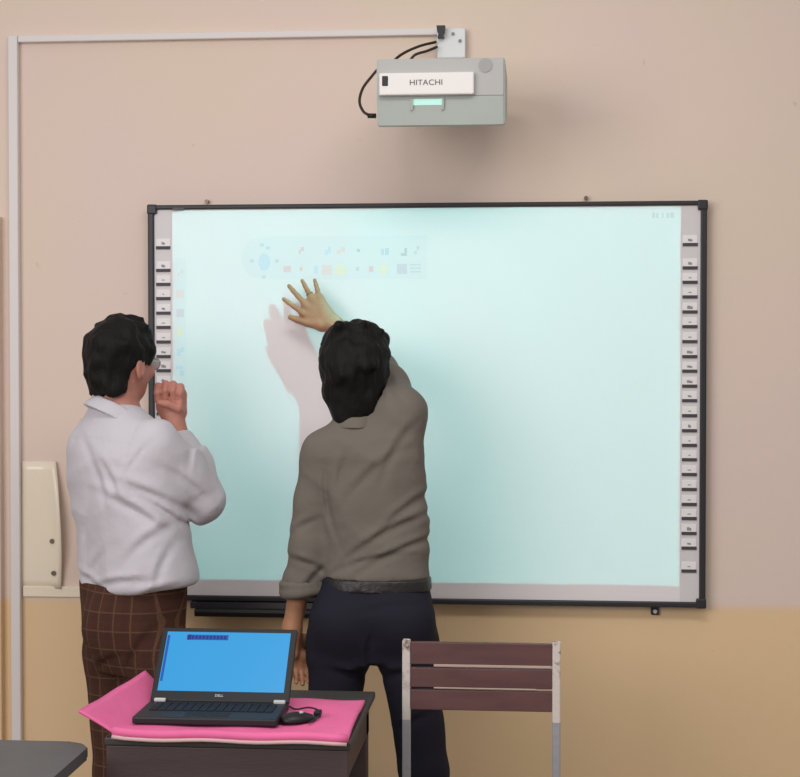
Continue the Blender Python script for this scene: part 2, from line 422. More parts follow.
# pen tray
x0 = at(197, 610, -.05)[0]; x1 = at(345, 610, -.05)[0]; z1 = BZ0-.002; z0 = at(250, 617.5, -.09)[2]
T = Thing('pen_tray', 'black pen tray hanging under bottom edge of the whiteboard', 'tray', ((x0+x1)/2, 0, z0))
bm = bmesh.new(); prism(bm, [(-.001, z1), (-.045, z1), (-.05, z0+.022), (-.085, z0+.022), (-.09, z0+.014), (-.085, z0), (-.001, z0)], lambda u, v, s: (s, u, v), x0, x1)
T.part('trough', bm, M['black'])
T.part('end_bracket', bx((x0-.022, -.05, z0+.018), (x0-.0005, -.001, z1), .003), M['frame'])

# ------------------------------------------------------------------ projector
PYF = -.52
p0 = at(376.5, 60, PYF); p1 = at(505, 60, PYF)
X0, X1 = p0[0], p1[0]; ZT = at(440, 58, PYF)[2]; ZM = at(440, 97, PYF)[2]; ZB = at(440, 126, -.495)[2]
PR = Thing('projector', 'pale grey short-throw projector mounted on the wall above the whiteboard', 'projector', ((X0+X1)/2, 0, ZB))
bm = bmesh.new()
prism(bm, [(PYF, ZT-.004), (PYF+.006, ZT), (-.205, ZT), (-.20, ZT-.005), (-.20, ZB+.075), (-.21, ZB+.065), (-.488, ZB), (-.495, ZB+.003), (PYF, ZM)], lambda u, v, s: (s, u, v), X0, X1)
es = [e for e in bm.edges if abs(e.verts[0].co.x-e.verts[1].co.x) < 1e-6]
bmesh.ops.bevel(bm, geom=es, offset=.004, segments=2, affect='EDGES')
BODY = PR.part('housing', bm, M['projector'])
PR.part('shaded_front', bx((X0+.003, PYF-.003, ZM+.002), (X1-.003, PYF+.003, ZT-.003), .002), mat('shaded_front_grey', (176, 176, 175), .5))  # upper front painted darker, as the board's bounce light reaches only the lower face
q0 = at(379, 73, PYF-.022); q1 = at(474, 94, PYF-.022)
CV = PR.part('front_cover', bx((q0[0], PYF-.022, q1[2]), (q1[0], PYF+.002, q0[2]), .004), M['projfront'])
c = at(385, 81, PYF-.022); PR.part('sensor', bx((c[0]-.008, PYF-.0245, c[2]-.0135), (c[0]+.008, PYF-.018, c[2]+.0135), .002), M['black'], CV)
c = at(426, 82.6, PYF-.022); PR.part('lettering', text_mesh('HITACHI', .021, (c[0], PYF-.0225, c[2]), width=.088), M['ink'], CV, label='grey word HITACHI')
bm = bmesh.new(); c = at(485.5, 65.5, PYF); disc(bm, (c[0], PYF-.0025, c[2]), .019, .005, seg=28); PR.part('speaker_grille', bm, M['ink'] if False else mat('grille_grey', (160, 160, 160), .6))
# window of the projection lens in the sloping underside
def slope(px, s):            # s 0..1 down the sloping underside
    y = PYF+(-.495-PYF)*s; z = ZM+(ZB+.003-ZM)*s
    return np.array([at(px, 100, y)[0], y, z])
nrm = np.array([0, -(ZM-ZB), -(-.495-PYF)]); nrm = nrm/np.linalg.norm(nrm)
def slab(px0, px1, s0, s1, h0, h1):
    bm = bmesh.new(); vs = []
    for h in (h0, h1):
        for (px, s) in ((px0, s0), (px1, s0), (px1, s1), (px0, s1)): vs.append(bm.verts.new(slope(px, s)+nrm*h))
    for f in ((0, 1, 2, 3), (7, 6, 5, 4), (0, 4, 5, 1), (1, 5, 6, 2), (2, 6, 7, 3), (3, 7, 4, 0)): bm.faces.new([vs[i] for i in f])
    return bm
WN = PR.part('lens_window', slab(413, 442, .06, .28, -.002, .0012), M['projwin'], label='glowing lens window')
PR.part('window_fin', slab(411, 413, .03, .42, -.002, .008), M['projector'], WN); PR.part('window_fin', slab(442, 444, .03, .42, -.002, .008), M['projector'], WN)
# wall arm
ax0, ax1 = at(436, 45, -.1)[0], at(463, 45, -.1)[0]; az = at(450, 33, 0)[2]
AR = PR.part('wall_plate', bx((ax0-.002, -.03, at(440, 60, 0)[2]), (ax1+.004, -.0205, az+.008), .003), M['steelwhite'])
bm = bmesh.new()
box(bm, (ax0+.012, -.36, ZT-.002), (ax0+.045, -.028, ZT+.030), .004); box(bm, (ax0+.048, -.34, ZT-.002), (ax1-.006, -.028, ZT+.022), .004)
PR.part('arm', bm, M['steelwhite'])
for px, py in ((453, 34), (460, 41)):
    bm = bmesh.new(); c = at(px, py, -.03); disc(bm, (c[0], -.031, c[2]), .005, .006); PR.part('bolt', bm, M['screw'], AR)
# power plug and cables
pl = Thing('power_plug', 'black plug on white trunking end above the projector', 'plug', (at(441, 33, -.03)[0], -.02, at(441, 33, -.03)[2]))
c = at(441, 32, -.045); bm = bmesh.new()
prism(bm, [(c[0]-.013, c[2]+.017), (c[0]+.013, c[2]+.017), (c[0]+.011, c[2]), (c[0]+.006, c[2]-.006), (c[0]+.010, c[2]-.018), (c[0]-.010, c[2]-.018), (c[0]-.006, c[2]-.006), (c[0]-.011, c[2])], lambda u, v, s: (u, s, v), -.06, -.031)
pl.part('plug_body', bm, M['black'])
def cable(name, label, pts, r, grp=None, extra=None):
    pts = [at(*p) for p in pts]; base = pts[0]
    o = mesh_obj(name, tb(catmull(pts, 8), r), M['cable'], base, None, True); tag(o, label, 'cable', grp); return o
cable('video_cable', 'upper brown cable dipping behind the projector from the wall plate', [(436, 42, -.045), (420, 46, -.07), (404, 53, -.13), (394, 61, -.16), (388, 72, -.175)], .0042)
cable('data_cable', 'lower brown cable dipping behind the projector from the wall plate', [(437, 47, -.045), (427, 51, -.08), (415, 55, -.13), (408, 64, -.18), (404, 74, -.19)], .0042)
LC = Thing('hanging_cable', 'black cable looping out from the left side of the projector', 'cable', at(374, 75, -.3))
LC.part('lead', tb(catmull([at(*p) for p in ((377, 70, -.19), (372, 76, -.22), (363, 88, -.27), (359.5, 101, -.31), (363, 111, -.35), (368.5, 115, -.38))], 8), .0042), M['cable'], smooth=True)
c = at(372, 116, -.38); LC.part('connector', tb([c+np.array([-.012, 0, .001]), c+np.array([.0115, 0, 0])], .0072), M['black'], smooth=True)

# ------------------------------------------------------------------ student desk with laptop
TZ = .765
ty0, ty1 = -4.8+3.335, -4.8+3.85
tx0 = at(107, 745, ty0)[0]; tx1 = at(346, 745, ty0)[0]
D = Thing('student_desk', 'dark wooden school desk half covered by pink cloth under the laptop', 'desk', ((tx0+tx1)/2, (ty0+ty1)/2, 0))
D.part('desk_top', bx((tx0-.006, ty0-.002, TZ-.018), (tx1+.010, ty1, TZ), .004), M['woodtop'])
AP = D.part('front_apron', bx((tx0-.002, ty0+.000, TZ-.095), (tx1+.004, ty0+.022, TZ-.0185), .002), M['wood'])
D.part('side_apron', bx((tx0+.004, ty0+.025, TZ-.095), (tx0+.022, ty1-.02, TZ-.022)), M['wood']); D.part('side_apron', bx((tx1-.022, ty0+.025, TZ-.095), (tx1-.004, ty1-.02, TZ-.022)), M['wood'])
D.part('rear_apron', bx((tx0+.022, ty1-.03, TZ-.095), (tx1-.022, ty1-.012, TZ-.022)), M['wood'])
for lx in (tx0+.004, tx1-.049):
    for ly in (ty0+.0245, ty1-.0755):
        D.part('leg', bx((lx, ly, 0), (lx+.045, ly+.045, TZ-.024), .003), M['wood'])

# pink cloth: folded sheet with a rolled front hem and a lifted left flap
CZ = TZ+.001
def cloth():
    nu, nv = 60, 26; top = []; 
    flw = at(107, 735, ty0)[0]
    V = []; 
    for j in range(nv+1):
        v = j/nv
        row = []
        for i in range(nu+1):
            u = i/nu
            # front row runs px 80..350, rear row px 146..366 (in picture), laid on the desk plane
            y = ty0-.009+(ty1-.14-(ty0-.009))*v
            xl = flw-.040+.030*v; xr = tx1+.004-.006*v
            x = xl+(xr-xl)*u
            z = CZ+.0082+.0018*math.sin(17*u+5*v)*math.sin(9*v+2)
            lift = max(0, 1-(x-xl)/(.062+.008*v))
            z += (.050+.010*v)*lift**1.15
            x -= .022*lift**2*(1-v)
            fr = max(0, 1-v/.10)
            z -= .0*fr
            y -= .006*math.sin(min(1, v/.1)*math.pi)
            rr = max(0, (u-.93)/.07); z += .012*rr*math.sin(min(1, v*1.4)*math.pi)*(.4+.6*v)
            row.append((x, y, z))
        V.append(row)
    return V, nu, nv
V, nu, nv = cloth()
bm = bmesh.new()
up = [[bm.verts.new(p) for p in row] for row in V]; dn = [[bm.verts.new((p[0]+.002, p[1]+.002, p[2]-.0062)) for p in row] for row in V]
for j in range(nv):
    for i in range(nu):
        bm.faces.new((up[j][i], up[j][i+1], up[j+1][i+1], up[j+1][i])); bm.faces.new((dn[j][i], dn[j+1][i], dn[j+1][i+1], dn[j][i+1]))
for j in range(nv):
    bm.faces.new((up[j][0], up[j+1][0], dn[j+1][0], dn[j][0])); bm.faces.new((up[j][nu], dn[j][nu], dn[j+1][nu], up[j+1][nu]))
for i in range(nu):
    bm.faces.new((up[0][i], dn[0][i], dn[0][i+1], up[0][i+1])); bm.faces.new((up[nv][i], up[nv][i+1], dn[nv][i+1], dn[nv][i]))
CT = Thing('pink_cloth', 'bright pink folded cloth on the desk with its left end curling up', 'cloth', ((tx0+tx1)/2, (ty0+ty1)/2, TZ))
CB = CT.part('sheet', bm, M['pink'], smooth=True)
def front_pts(dz, dy): return [(V[0][i][0], V[0][i][1]+dy, V[0][i][2]+dz) for i in range(6, nu+1, 3)]
CT.part('rolled_fold', tb([(p[0], p[1], p[2]) for p in front_pts(.0035, -.004)], .0095, 12), M['pink'], smooth=True)
CT.part('pale_hem', tb(front_pts(-.0070, -.0125), .0042, 8), M['pinkedge'], smooth=True)

# laptop
ly_h = -4.8+3.565; ly_f = -4.8+3.405; LZ = CZ+.0115
lx0 = at(149.5, 706, ly_h)[0]; lx1 = at(288.5, 706, ly_h)[0]
L = Thing('laptop', 'open black laptop with bright blue screen on the pink cloth', 'laptop', ((lx0+lx1)/2, (ly_h+ly_f)/2, LZ))
LB = L.part('base', bx((lx0, ly_f, LZ), (lx1, ly_h+.008, LZ+.017), .004), M['lapbody'])
bm = bmesh.new(); kx0, kx1 = lx0+.022, lx1-.022; rows = 6
for r in range(rows):
    yk = ly_f+.066+r*.0132; ncol = 15
    for k in range(ncol):
        w = (kx1-kx0)/ncol
        box(bm, (kx0+k*w+.001, yk, LZ+.0165), (kx0+(k+1)*w-.001, yk+.0117, LZ+.019))
L.part('keyboard', bm, M['lapkeys'], LB)
L.part('touchpad', bx(((lx0+lx1)/2-.05, ly_f+.015, LZ+.0165), ((lx0+lx1)/2+.05, ly_f+.054, LZ+.0176), .0003, 1), M['lapkeys'], LB)
tilt = math.radians(42); lh = .202
rot = Matrix.Rotation(-tilt, 3, 'X'); hz = LZ+.012; hy = ly_h+.004
def lidpt(x, h, d):   # h up along the lid, d towards the viewer
    v = rot @ Vector((0, -d, h)); return Vector((x, hy+v.y, hz+v.z))
def lidbox(x_0, x_1, h0, h1, d0, d1, bev=0):
    bm = bmesh.new(); g = box(bm, (x_0, -d1, h0), (x_1, -d0, h1), bev)
    bmesh.ops.rotate(bm, cent=(0, 0, 0), matrix=rot, verts=bm.verts); bmesh.ops.translate(bm, vec=(0, hy, hz), verts=bm.verts); return bm
LD = L.part('lid', lidbox(lx0, lx1, .004, lh, -.008, .004, .003), M['lapbody'])
sx0, sx1 = lx0+.0135, lx1-.0145
SCN = L.part('screen', lidbox(sx0, sx1, 0.030, lh-.012, .0035, .0046), M['screen'], LD, label='bright blue lit screen')
SW = sx1-sx0
L.part('toolbar', lidbox(sx0+.165*SW, sx0+.5*SW, lh-.034, lh-.020, .004, .0050), M['screendark'], LD)
bm = bmesh.new()
def addlid(bm, x_0, x_1, h0, h1, d0, d1):
    g = box(bm, (x_0, -d1, h0), (x_1, -d0, h1)); bmesh.ops.rotate(bm, cent=(0, 0, 0), matrix=rot, verts=g); bmesh.ops.translate(bm, vec=(0, hy, hz), verts=g)
for k in range(11):
    xx = sx0+(.175+.029*k)*SW
    if k: addlid(bm, xx, xx+.018*SW, lh-.0315, lh-.0225, .0045, .0054)
addlid(bm, sx0+.168*SW, sx0+.198*SW, lh-.034, lh-.020, .0045, .0054)
L.part('toolbar_icons', bm, M['screenlight'], LD)
L.part('side_toolbar', lidbox(sx0+.002, sx0+.008, .055, lh-.022, .004, .0050), M['screendark'], LD)
L.part('lettering', (lambda bm: bm)(text_mesh('DELL', .009, lidpt((lx0+lx1)/2-.002, .019, .0043), tilt=math.pi/2-tilt, ext=.0003)), M['silver'], LD, label='silver word DELL')
for hx in (lx0+.012, lx1-.034):
    L.part('hinge', bx((hx, ly_h-.007, LZ+.0165), (hx+.027, ly_h+.003, LZ+.0245), .002), M['silver'])
c = ((lx0+lx1)/2+.004, ly_h-.012, LZ+.0165); L.part('speaker_slot', bx((c[0]-.035, c[1], c[2]), (c[0]+.035, c[1]+.006, c[2]+.0012)), M['lapkeys'], LB)

# mouse
mc = at(298, 719, -4.8+3.47); mz = CZ+.0115
MO = Thing('computer_mouse', 'small black computer mouse on the pink cloth beside the laptop', 'mouse', (mc[0], mc[1], mz))
bm = bmesh.new(); g = bmesh.ops.create_uvsphere(bm, u_segments=24, v_segments=14, radius=1)['verts']
for v in g:
    x, y, z = v.co; z = max(z, -.05); v.co = (x*.026*(1-.1*y), y*.044, z*.018*(1-.2*y))
bmesh.ops.rotate(bm, cent=(0, 0, 0), matrix=Matrix.Rotation(-1.0, 3, 'Z'), verts=g); bmesh.ops.translate(bm, vec=(mc[0], mc[1], mz+.002), verts=g)
MS = MO.part('shell', bm, M['black'], smooth=True)
bm = bmesh.new(); disc(bm, (mc[0]+.008, mc[1]-.004, mz+.0205), .0050, .003, axis='z'); MO.part('scroll_wheel', bm, M['silver'], MS)
zc_ = CZ+.0145
cp = [at(309, 716, -1.36), at(318, 712, -1.30), at(319, 705, -1.24), at(309, 703, -1.21), at(296, 705, -1.23), at(289, 702, -1.20)]
cp = [(p[0], p[1], zc_) for p in cp]
MO.part('lead', tb(catmull(cp, 8), .0022, 8), M['black'], smooth=True)
c = at(318, 709, -1.27); MO.part('connector', bx((c[0]-.008, c[1]-.018, zc_-.004), (c[0]+.008, c[1]+.010, zc_+.008), .002), M['black'])

# ------------------------------------------------------------------ slatted chair
cy = -4.8+3.95
cxl, cxr = at(402.5, 700, cy)[0], at(560.5, 700, cy)[0]
CH = Thing('chair', 'old steel chair with three maroon wooden back slats and chipped white paint', 'chair', ((cxl+cxr)/2, cy-.2, 0))
zt_ = at(480, 640.5, cy)[2]; w_ = .0205
for xx in (cxl, cxr-w_): CH.part('upright', bx((xx, cy-.012, 0), (xx+w_, cy+.012, zt_), .003), M['chipped'])
for (pa, pb) in ((642.5, 664.5), (668, 687.5), (690, 710)):
    za, zb = at(480, pa, cy)[2], at(480, pb, cy)[2]
    CH.part('slat', bx((cxl+w_+.0005, cy-.010, zb), (cxr-w_-.0005, cy+.008, za), .002), M['slat'])
for py, px0, px1, r in ((666.2, 434, 551, .0032), (688.7, 434, 536, .0018)):
    z = at(480, py, cy-.011)[2]; xa, xb = at(px0, py, cy)[0], at(px1, py, cy)[0]
    CH.part('rail', bx((xa, cy-.0115, z-r), (xb, cy-.0055, z+r), .0008, 1), M['panel'] if False else mat('pale_rail', (190, 165, 155), .5, noise=.1))
sz = .44
for k in range(4):
    y1_ = cy-.03-k*.095; CH.part('seat_slat', bx((cxl-.01, y1_-.085, sz), (cxr+.01, y1_, sz+.018), .003), M['slat'])
for xx in (cxl, cxr-w_):
    CH.part('seat_rail', bx((xx, cy-.41, sz-.025), (xx+w_, cy-.0125, sz-.0005), .002), M['chipped'])
    CH.part('leg', bx((xx, cy-.41, 0), (xx+w_, cy-.386, sz-.0255), .003), M['chipped'])
    CH.part('stretcher', bx((xx+.004, cy-.3855, .16), (xx+w_-.004, cy-.0125, .178), .002), M['chipped'])

# ------------------------------------------------------------------ dark grey desk at the lower left
gz = .745; gy1 = -4.8+3.37; gxr = at(90, 752, gy1-.03)[0]
GX0 = gxr-.62; GY0 = gy1-.46
G = Thing('grey_desk', 'dark grey table top with rounded corner at the lower left edge', 'table', (gxr-.31, gy1-.23, 0))
def rrect(xa, ya, xb, yb, r, n=8):
    out = []
    for cx, cy_, a0 in ((xb-r, yb-r, 0), (xa+r, yb-r, 90), (xa+r, ya+r, 180), (xb-r, ya+r, 270)):
        for k in range(n+1):
            a_ = math.radians(a0+90*k/n); out.append((cx+r*math.cos(a_), cy_+r*math.sin(a_)))
    return out
bm = bmesh.new(); prism(bm, rrect(GX0, GY0, gxr, gy1, .055), lambda u, v, s: (u, v+(.025*((u-gxr)/.62) if v > GY0+.2 else 0)*0, s), gz-.026, gz)
es = [e for e in bm.edges if abs(e.verts[0].co.z-e.verts[1].co.z) < 1e-6]
bmesh.ops.bevel(bm, geom=es, offset=.005, segments=2, affect='EDGES')
G.part('table_top', bm, M['graydesk'], smooth=False)
for lx in (GX0+.06, gxr-.09):
    for ly in (GY0+.05, gy1-.09): G.part('leg', tb([(lx, ly, 0), (lx, ly, gz-.0265)], .0125, 14), M['chipped'], smooth=True)
bm = bmesh.new(); box(bm, (GX0+.05, GY0+.04, gz-.060), (gxr-.075, gy1-.075, gz-.0262), .002); G.part('apron', bm, M['black'])

# ------------------------------------------------------------------ people: implicit surfaces meshed on a rectilinear grid
def smin(a, b, k):
    h = np.clip(.5+.5*(b-a)/k, 0, 1); return b*(1-h)+a*h-k*h*(1-h)
def smax(a, b, k): return -smin(-a, -b, k)

class Field:
    def __init__(s, lo, hi, h, fine=()):
        """fine: (lo, hi, step) boxes whose axis ranges get a smaller step"""
        ax = []
        for i in range(3):
            v = lo[i]; out = [v]
            while v < hi[i]:
                st = h
                for (fl, fh, fs) in fine:
                    if fl[i]-.002 <= v <= fh[i]: st = min(st, fs)
                v += st; out.append(v)
            ax.append(np.array(out, np.float32))
        s.ax = ax; s.D = np.full([len(a) for a in ax], 1.0, np.float32)
    def sl(s, lo, hi):
        r = []
        for i in range(3):
            a = np.searchsorted(s.ax[i], lo[i]); b = np.searchsorted(s.ax[i], hi[i]); r.append(slice(max(0, a-1), min(len(s.ax[i]), b+1)))
        return tuple(r)
    def grid(s, sl):
        return np.meshgrid(s.ax[0][sl[0]], s.ax[1][sl[1]], s.ax[2][sl[2]], indexing='ij')
    def add(s, fn, lo, hi, k=.02, op='u', pad=.07):
        sl = s.sl(np.array(lo)-pad, np.array(hi)+pad)
        if any(q.stop <= q.start for q in sl): return
        X, Y, Z = s.grid(sl); d = fn(X, Y, Z).astype(np.float32); D = s.D[sl]
        if op == 'u': s.D[sl] = smin(D, d, k)
        elif op == 'sub': s.D[sl] = smax(D, -d, k)
        elif op == 'int': s.D[sl] = smax(D, d, k)
    def cap(s, a, b, ra, rb, k=.02, op='u'):
        a = np.array(a, float); b = np.array(b, float); ab = b-a; L2 = float(ab@ab)+1e-12
        def fn(X, Y, Z):
            t = np.clip(((X-a[0])*ab[0]+(Y-a[1])*ab[1]+(Z-a[2])*ab[2])/L2, 0, 1)
            return np.sqrt((X-a[0]-t*ab[0])**2+(Y-a[1]-t*ab[1])**2+(Z-a[2]-t*ab[2])**2)-(ra+t*(rb-ra))
        r = max(ra, rb); s.add(fn, np.minimum(a, b)-r, np.maximum(a, b)+r, k, op)
    def chain(s, pts, rad, k=.02, k0=None):
        for i in range(len(pts)-1): s.cap(pts[i], pts[i+1], rad[i], rad[i+1], k0 if (i == 0 and k0) else k)
    def ell(s, c, r, k=.02, R=None, op='u'):
        c = np.array(c, float); r = np.array(r, float)
        def fn(X, Y, Z):
            x, y, z = X-c[0], Y-c[1], Z-c[2]
            if R is not None: x, y, z = R[0, 0]*x+R[1, 0]*y+R[2, 0]*z, R[0, 1]*x+R[1, 1]*y+R[2, 1]*z, R[0, 2]*x+R[1, 2]*y+R[2, 2]*z
            k0 = np.sqrt((x/r[0])**2+(y/r[1])**2+(z/r[2])**2); k1 = np.sqrt((x/r[0]**2)**2+(y/r[1]**2)**2+(z/r[2]**2)**2)+1e-9
            return k0*(k0-1)/k1
        m = r.max() if R is not None else r; s.add(fn, c-m, c+m, k, op)
    def loft(s, rows, k=.02, th=0, op='u', power=2.0, off=0):
        """rows of (z, cx, cy, half width, half depth), bottom to top"""
        rows = sorted(rows); zs = np.array([r[0] for r in rows]); V = np.array([r[1:] for r in rows])
        zz = np.linspace(zs[0], zs[-1], 160); T = np.array([np.interp(zz, zs, V[:, i]) for i in range(4)])
        ker = np.array([1, 2, 3, 4, 3, 2, 1.]); ker /= ker.sum()
        T = np.array([np.convolve(np.pad(t, 3, mode='edge'), ker, 'valid') for t in T]); co, si = math.cos(th), math.sin(th)
        def fn(X, Y, Z):
            cx, cy, a, b = [np.interp(Z, zz, t) for t in T]; a = a+off; b = b+off
            x0, y0 = X-cx, Y-cy; x = co*x0+si*y0; y = -si*x0+co*y0
            q = (np.abs(x/a)**power+np.abs(y/b)**power)**(1/power)
            g = np.sqrt((x/a**2)**2+(y/b**2)**2)+1e-6
            d = np.minimum(q*(q-1)/g*.9, (q-1)*np.minimum(a, b)*1.6) if False else q*(q-1)/np.maximum(g, 1e-3)
            return np.maximum(d, np.maximum(zs[0]-Z, Z-zs[-1]))
        m = V[:, 2:].max()+off
        s.add(fn, (V[:, 0].min()-m, V[:, 1].min()-m, zs[0]), (V[:, 0].max()+m, V[:, 1].max()+m, zs[-1]), k, op)
    def plane(s, p, n, k=.004):
        """keep the side that n points away from"""
        p = np.array(p, float); n = np.array(n, float); n /= np.linalg.norm(n)
        X, Y, Z = s.grid((slice(None),)*3); s.D = smax(s.D, ((X-p[0])*n[0]+(Y-p[1])*n[1]+(Z-p[2])*n[2]).astype(np.float32), k)
    def displace(s, fn):
        near = np.abs(s.D) < .05; X, Y, Z = s.grid((slice(None),)*3)
        d = np.zeros_like(s.D); d[near] = fn(X[near], Y[near], Z[near]); s.D = s.D+d
    def mesh(s):
        D = s.D; ins = D < 0; nx, ny, nz = D.shape
        c = np.zeros((nx-1, ny-1, nz-1), np.int8)
        for dx in (0, 1):
            for dy in (0, 1):
                for dz in (0, 1): c += ins[dx:nx-1+dx, dy:ny-1+dy, dz:nz-1+dz]
        I, J, K = np.nonzero((c > 0) & (c < 8)); idx = np.full(c.shape, -1, np.int64); idx[I, J, K] = np.arange(len(I))
        S = np.zeros((len(I), 3)); N = np.zeros(len(I))
        cor = [(a, b, c_) for a in (0, 1) for b in (0, 1) for c_ in (0, 1)]
        for p in cor:
            for q in cor:
                if sum(abs(p[i]-q[i]) for i in range(3)) != 1 or p > q: continue
                d0 = D[I+p[0], J+p[1], K+p[2]]; d1 = D[I+q[0], J+q[1], K+q[2]]; m = (d0 < 0) != (d1 < 0)
                t = np.where(m, d0/np.where(m, d0-d1, 1), 0)
                for a_, off in enumerate((I, J, K)):
                    A = s.ax[a_]; v0 = A[off+p[a_]]; v1 = A[off+q[a_]]; S[:, a_] += np.where(m, v0+t*(v1-v0), 0)
                N += m
        V = S/N[:, None]; F = []
        for a_ in range(3):
            sl0 = [slice(None)]*3; sl1 = [slice(None)]*3; sl0[a_] = slice(0, -1); sl1[a_] = slice(1, None)
            e = ins[tuple(sl0)] != ins[tuple(sl1)]; u, w_ = [(1, 2), (2, 0), (0, 1)][a_]
            P_ = np.array(np.nonzero(e)); ok = (P_[u] > 0) & (P_[w_] > 0) & (P_[u] < D.shape[u]-1) & (P_[w_] < D.shape[w_]-1); P_ = P_[:, ok]
            def g(du, dw):
                q = P_.copy(); q[u] -= du; q[w_] -= dw; return idx[q[0], q[1], q[2]]
            f = np.stack([g(1, 1), g(0, 1), g(0, 0), g(1, 0)], 1); flip = ~ins[tuple(P_)]; f[flip] = f[flip][:, ::-1]
            F.append(f[(f >= 0).all(1)])
        return V, np.concatenate(F).tolist()

def relax(V, F, it=2, lam=.5):
    F_ = np.array(F); E_ = np.concatenate([F_[:, [0, 1]], F_[:, [1, 2]], F_[:, [2, 3]], F_[:, [3, 0]]]); E_ = np.concatenate([E_, E_[:, ::-1]])
    n = np.bincount(E_[:, 0], minlength=len(V))[:, None]
    for i in range(it):
        A = np.stack([np.bincount(E_[:, 0], V[E_[:, 1], j], minlength=len(V)) for j in range(3)], 1)/np.maximum(n, 1)
        V = V+(A-V)*(lam if i % 2 == 0 else -lam*.9)
    return V

def waves(seed, n, f0, f1, squash=(1, 1, 1)):
    r = np.random.RandomState(seed); K_ = r.normal(size=(n, 3)); K_ /= np.linalg.norm(K_, axis=1)[:, None]; K_ *= np.array(squash)
    fr = r.uniform(f0, f1, n); ph = r.uniform(0, 6.28, n)
    def fn(X, Y, Z):
        s_ = 0
        for k_, f, p in zip(K_, fr, ph): s_ = s_+np.sin(f*(k_[0]*X+k_[1]*Y+k_[2]*Z)+p)
        return s_/n**.5
    return fn
def rotz(a): c, s_ = math.cos(a), math.sin(a); return np.array([[c, -s_, 0], [s_, c, 0], [0, 0, 1]])
def rotx(a): c, s_ = math.cos(a), math.sin(a); return np.array([[1, 0, 0], [0, c, -s_], [0, s_, c]])

def crumple(seed, dirn, f0, f1):
    w1 = waves(seed, 7, f0*.25, f0*.5); w2 = waves(seed+1, 8, f0, f1, dirn)
    def fn(X, Y, Z):
        q = w1(X, Y, Z); v = w2(X+.012*q, Y+.012*q, Z+.012*q); return -np.abs(v)+.7
    return fn

def fold(p, dirn, length, width, amp, nrm_axis='xz'):
    """one crease: a groove along dirn (in the picture plane) centred at p"""
    p = np.array(p, float); d = np.array(dirn, float); d /= np.linalg.norm(d)
    def fn(X, Y, Z):
        u = (X-p[0])*d[0]+(Z-p[2])*d[1]; v = -(X-p[0])*d[1]+(Z-p[2])*d[0]+.12*u*u/length
        return amp*np.exp(-(u/length)**2)*(np.exp(-(v/width)**2)-.7*np.exp(-((v-1.7*width)/width)**2))
    return fn

def head_prims(F_, C, R, neck, nr=.056, sc=1.0):
    """skull, face and ears around centre C with axes R (x right, y forward, z up)"""
    W = lambda p: C+R@(np.array(p)*sc)
    e = lambda p, r, k, op='u': F_.ell(W(p), np.array(r)*sc, k, R, op)
    F_.cap(neck, W((0, -.022, -.06)), nr, .052*sc, .03)
    e((0, -.008, .025), (.075, .095, .093), .03); e((0, .028, -.035), (.062, .062, .062), .03)
    e((0, .045, -.078), (.038, .038, .03), .025); F_.cap(W((-.03, .082, .018)), W((.03, .082, .018)), .012*sc, .012*sc, .02)
    F_.cap(W((0, .091, .010)), W((0, .110, -.026)), .008*sc, .0125*sc, .012); e((.012, .098, -.029), (.009, .011, .007), .008); e((-.012, .098, -.029), (.009, .011, .007), .008)
    for s_ in (-1, 1):
        e((.031*s_, .093, .004), (.017, .012, .010), .012, 'sub'); e((.040*s_, .068, -.022), (.022, .022, .018), .02)
        e((.079*s_, -.006, -.012), (.009, .021, .034), .008); e((.085*s_, -.002, -.008), (.004, .011, .017), .006, 'sub')
    F_.cap(W((-.018, .090, -.053)), W((.018, .090, -.053)), .006*sc, .006*sc, .006); F_.cap(W((-.016, .088, -.063)), W((.016, .088, -.063)), .0065*sc, .0065*sc, .006)
    return W

def frustum(F_, c, R, a, b, flare, h0, h1, k=.004):
    c = np.array(c, float)
    def fn(X, Y, Z):
        d = np.stack([X-c[0], Y-c[1], Z-c[2]], -1)@R; x, y, z = d[..., 0], d[..., 1], d[..., 2]
        g = flare*(h1-z)/(h1-h0); q = np.sqrt((x/(a+g))**2+(y/(b+g))**2)
        return np.maximum((q-1)*min(a, b), np.maximum(h0-z, z-h1))
    m = max(a, b)+flare+abs(h0)+abs(h1); F_.add(fn, c-m, c+m, k)

def eyes(T, W, R, sc=1.0):
    for s_ in (-1, 1):
        for nm, off, r, m in (('eye', .086, .0105, 'eye'), ('iris', .0925, .0052, 'iris')):
            bm = bmesh.new(); bmesh.ops.create_uvsphere(bm, u_segments=14, v_segments=10, radius=r*sc)
            bmesh.ops.translate(bm, vec=W((.031*s_, off, .004)), verts=bm.verts)
            o = T.part(nm, bm, M[m], under=(T.eye if nm == 'iris' else None), smooth=True)
            if nm == 'eye': T.eye = o

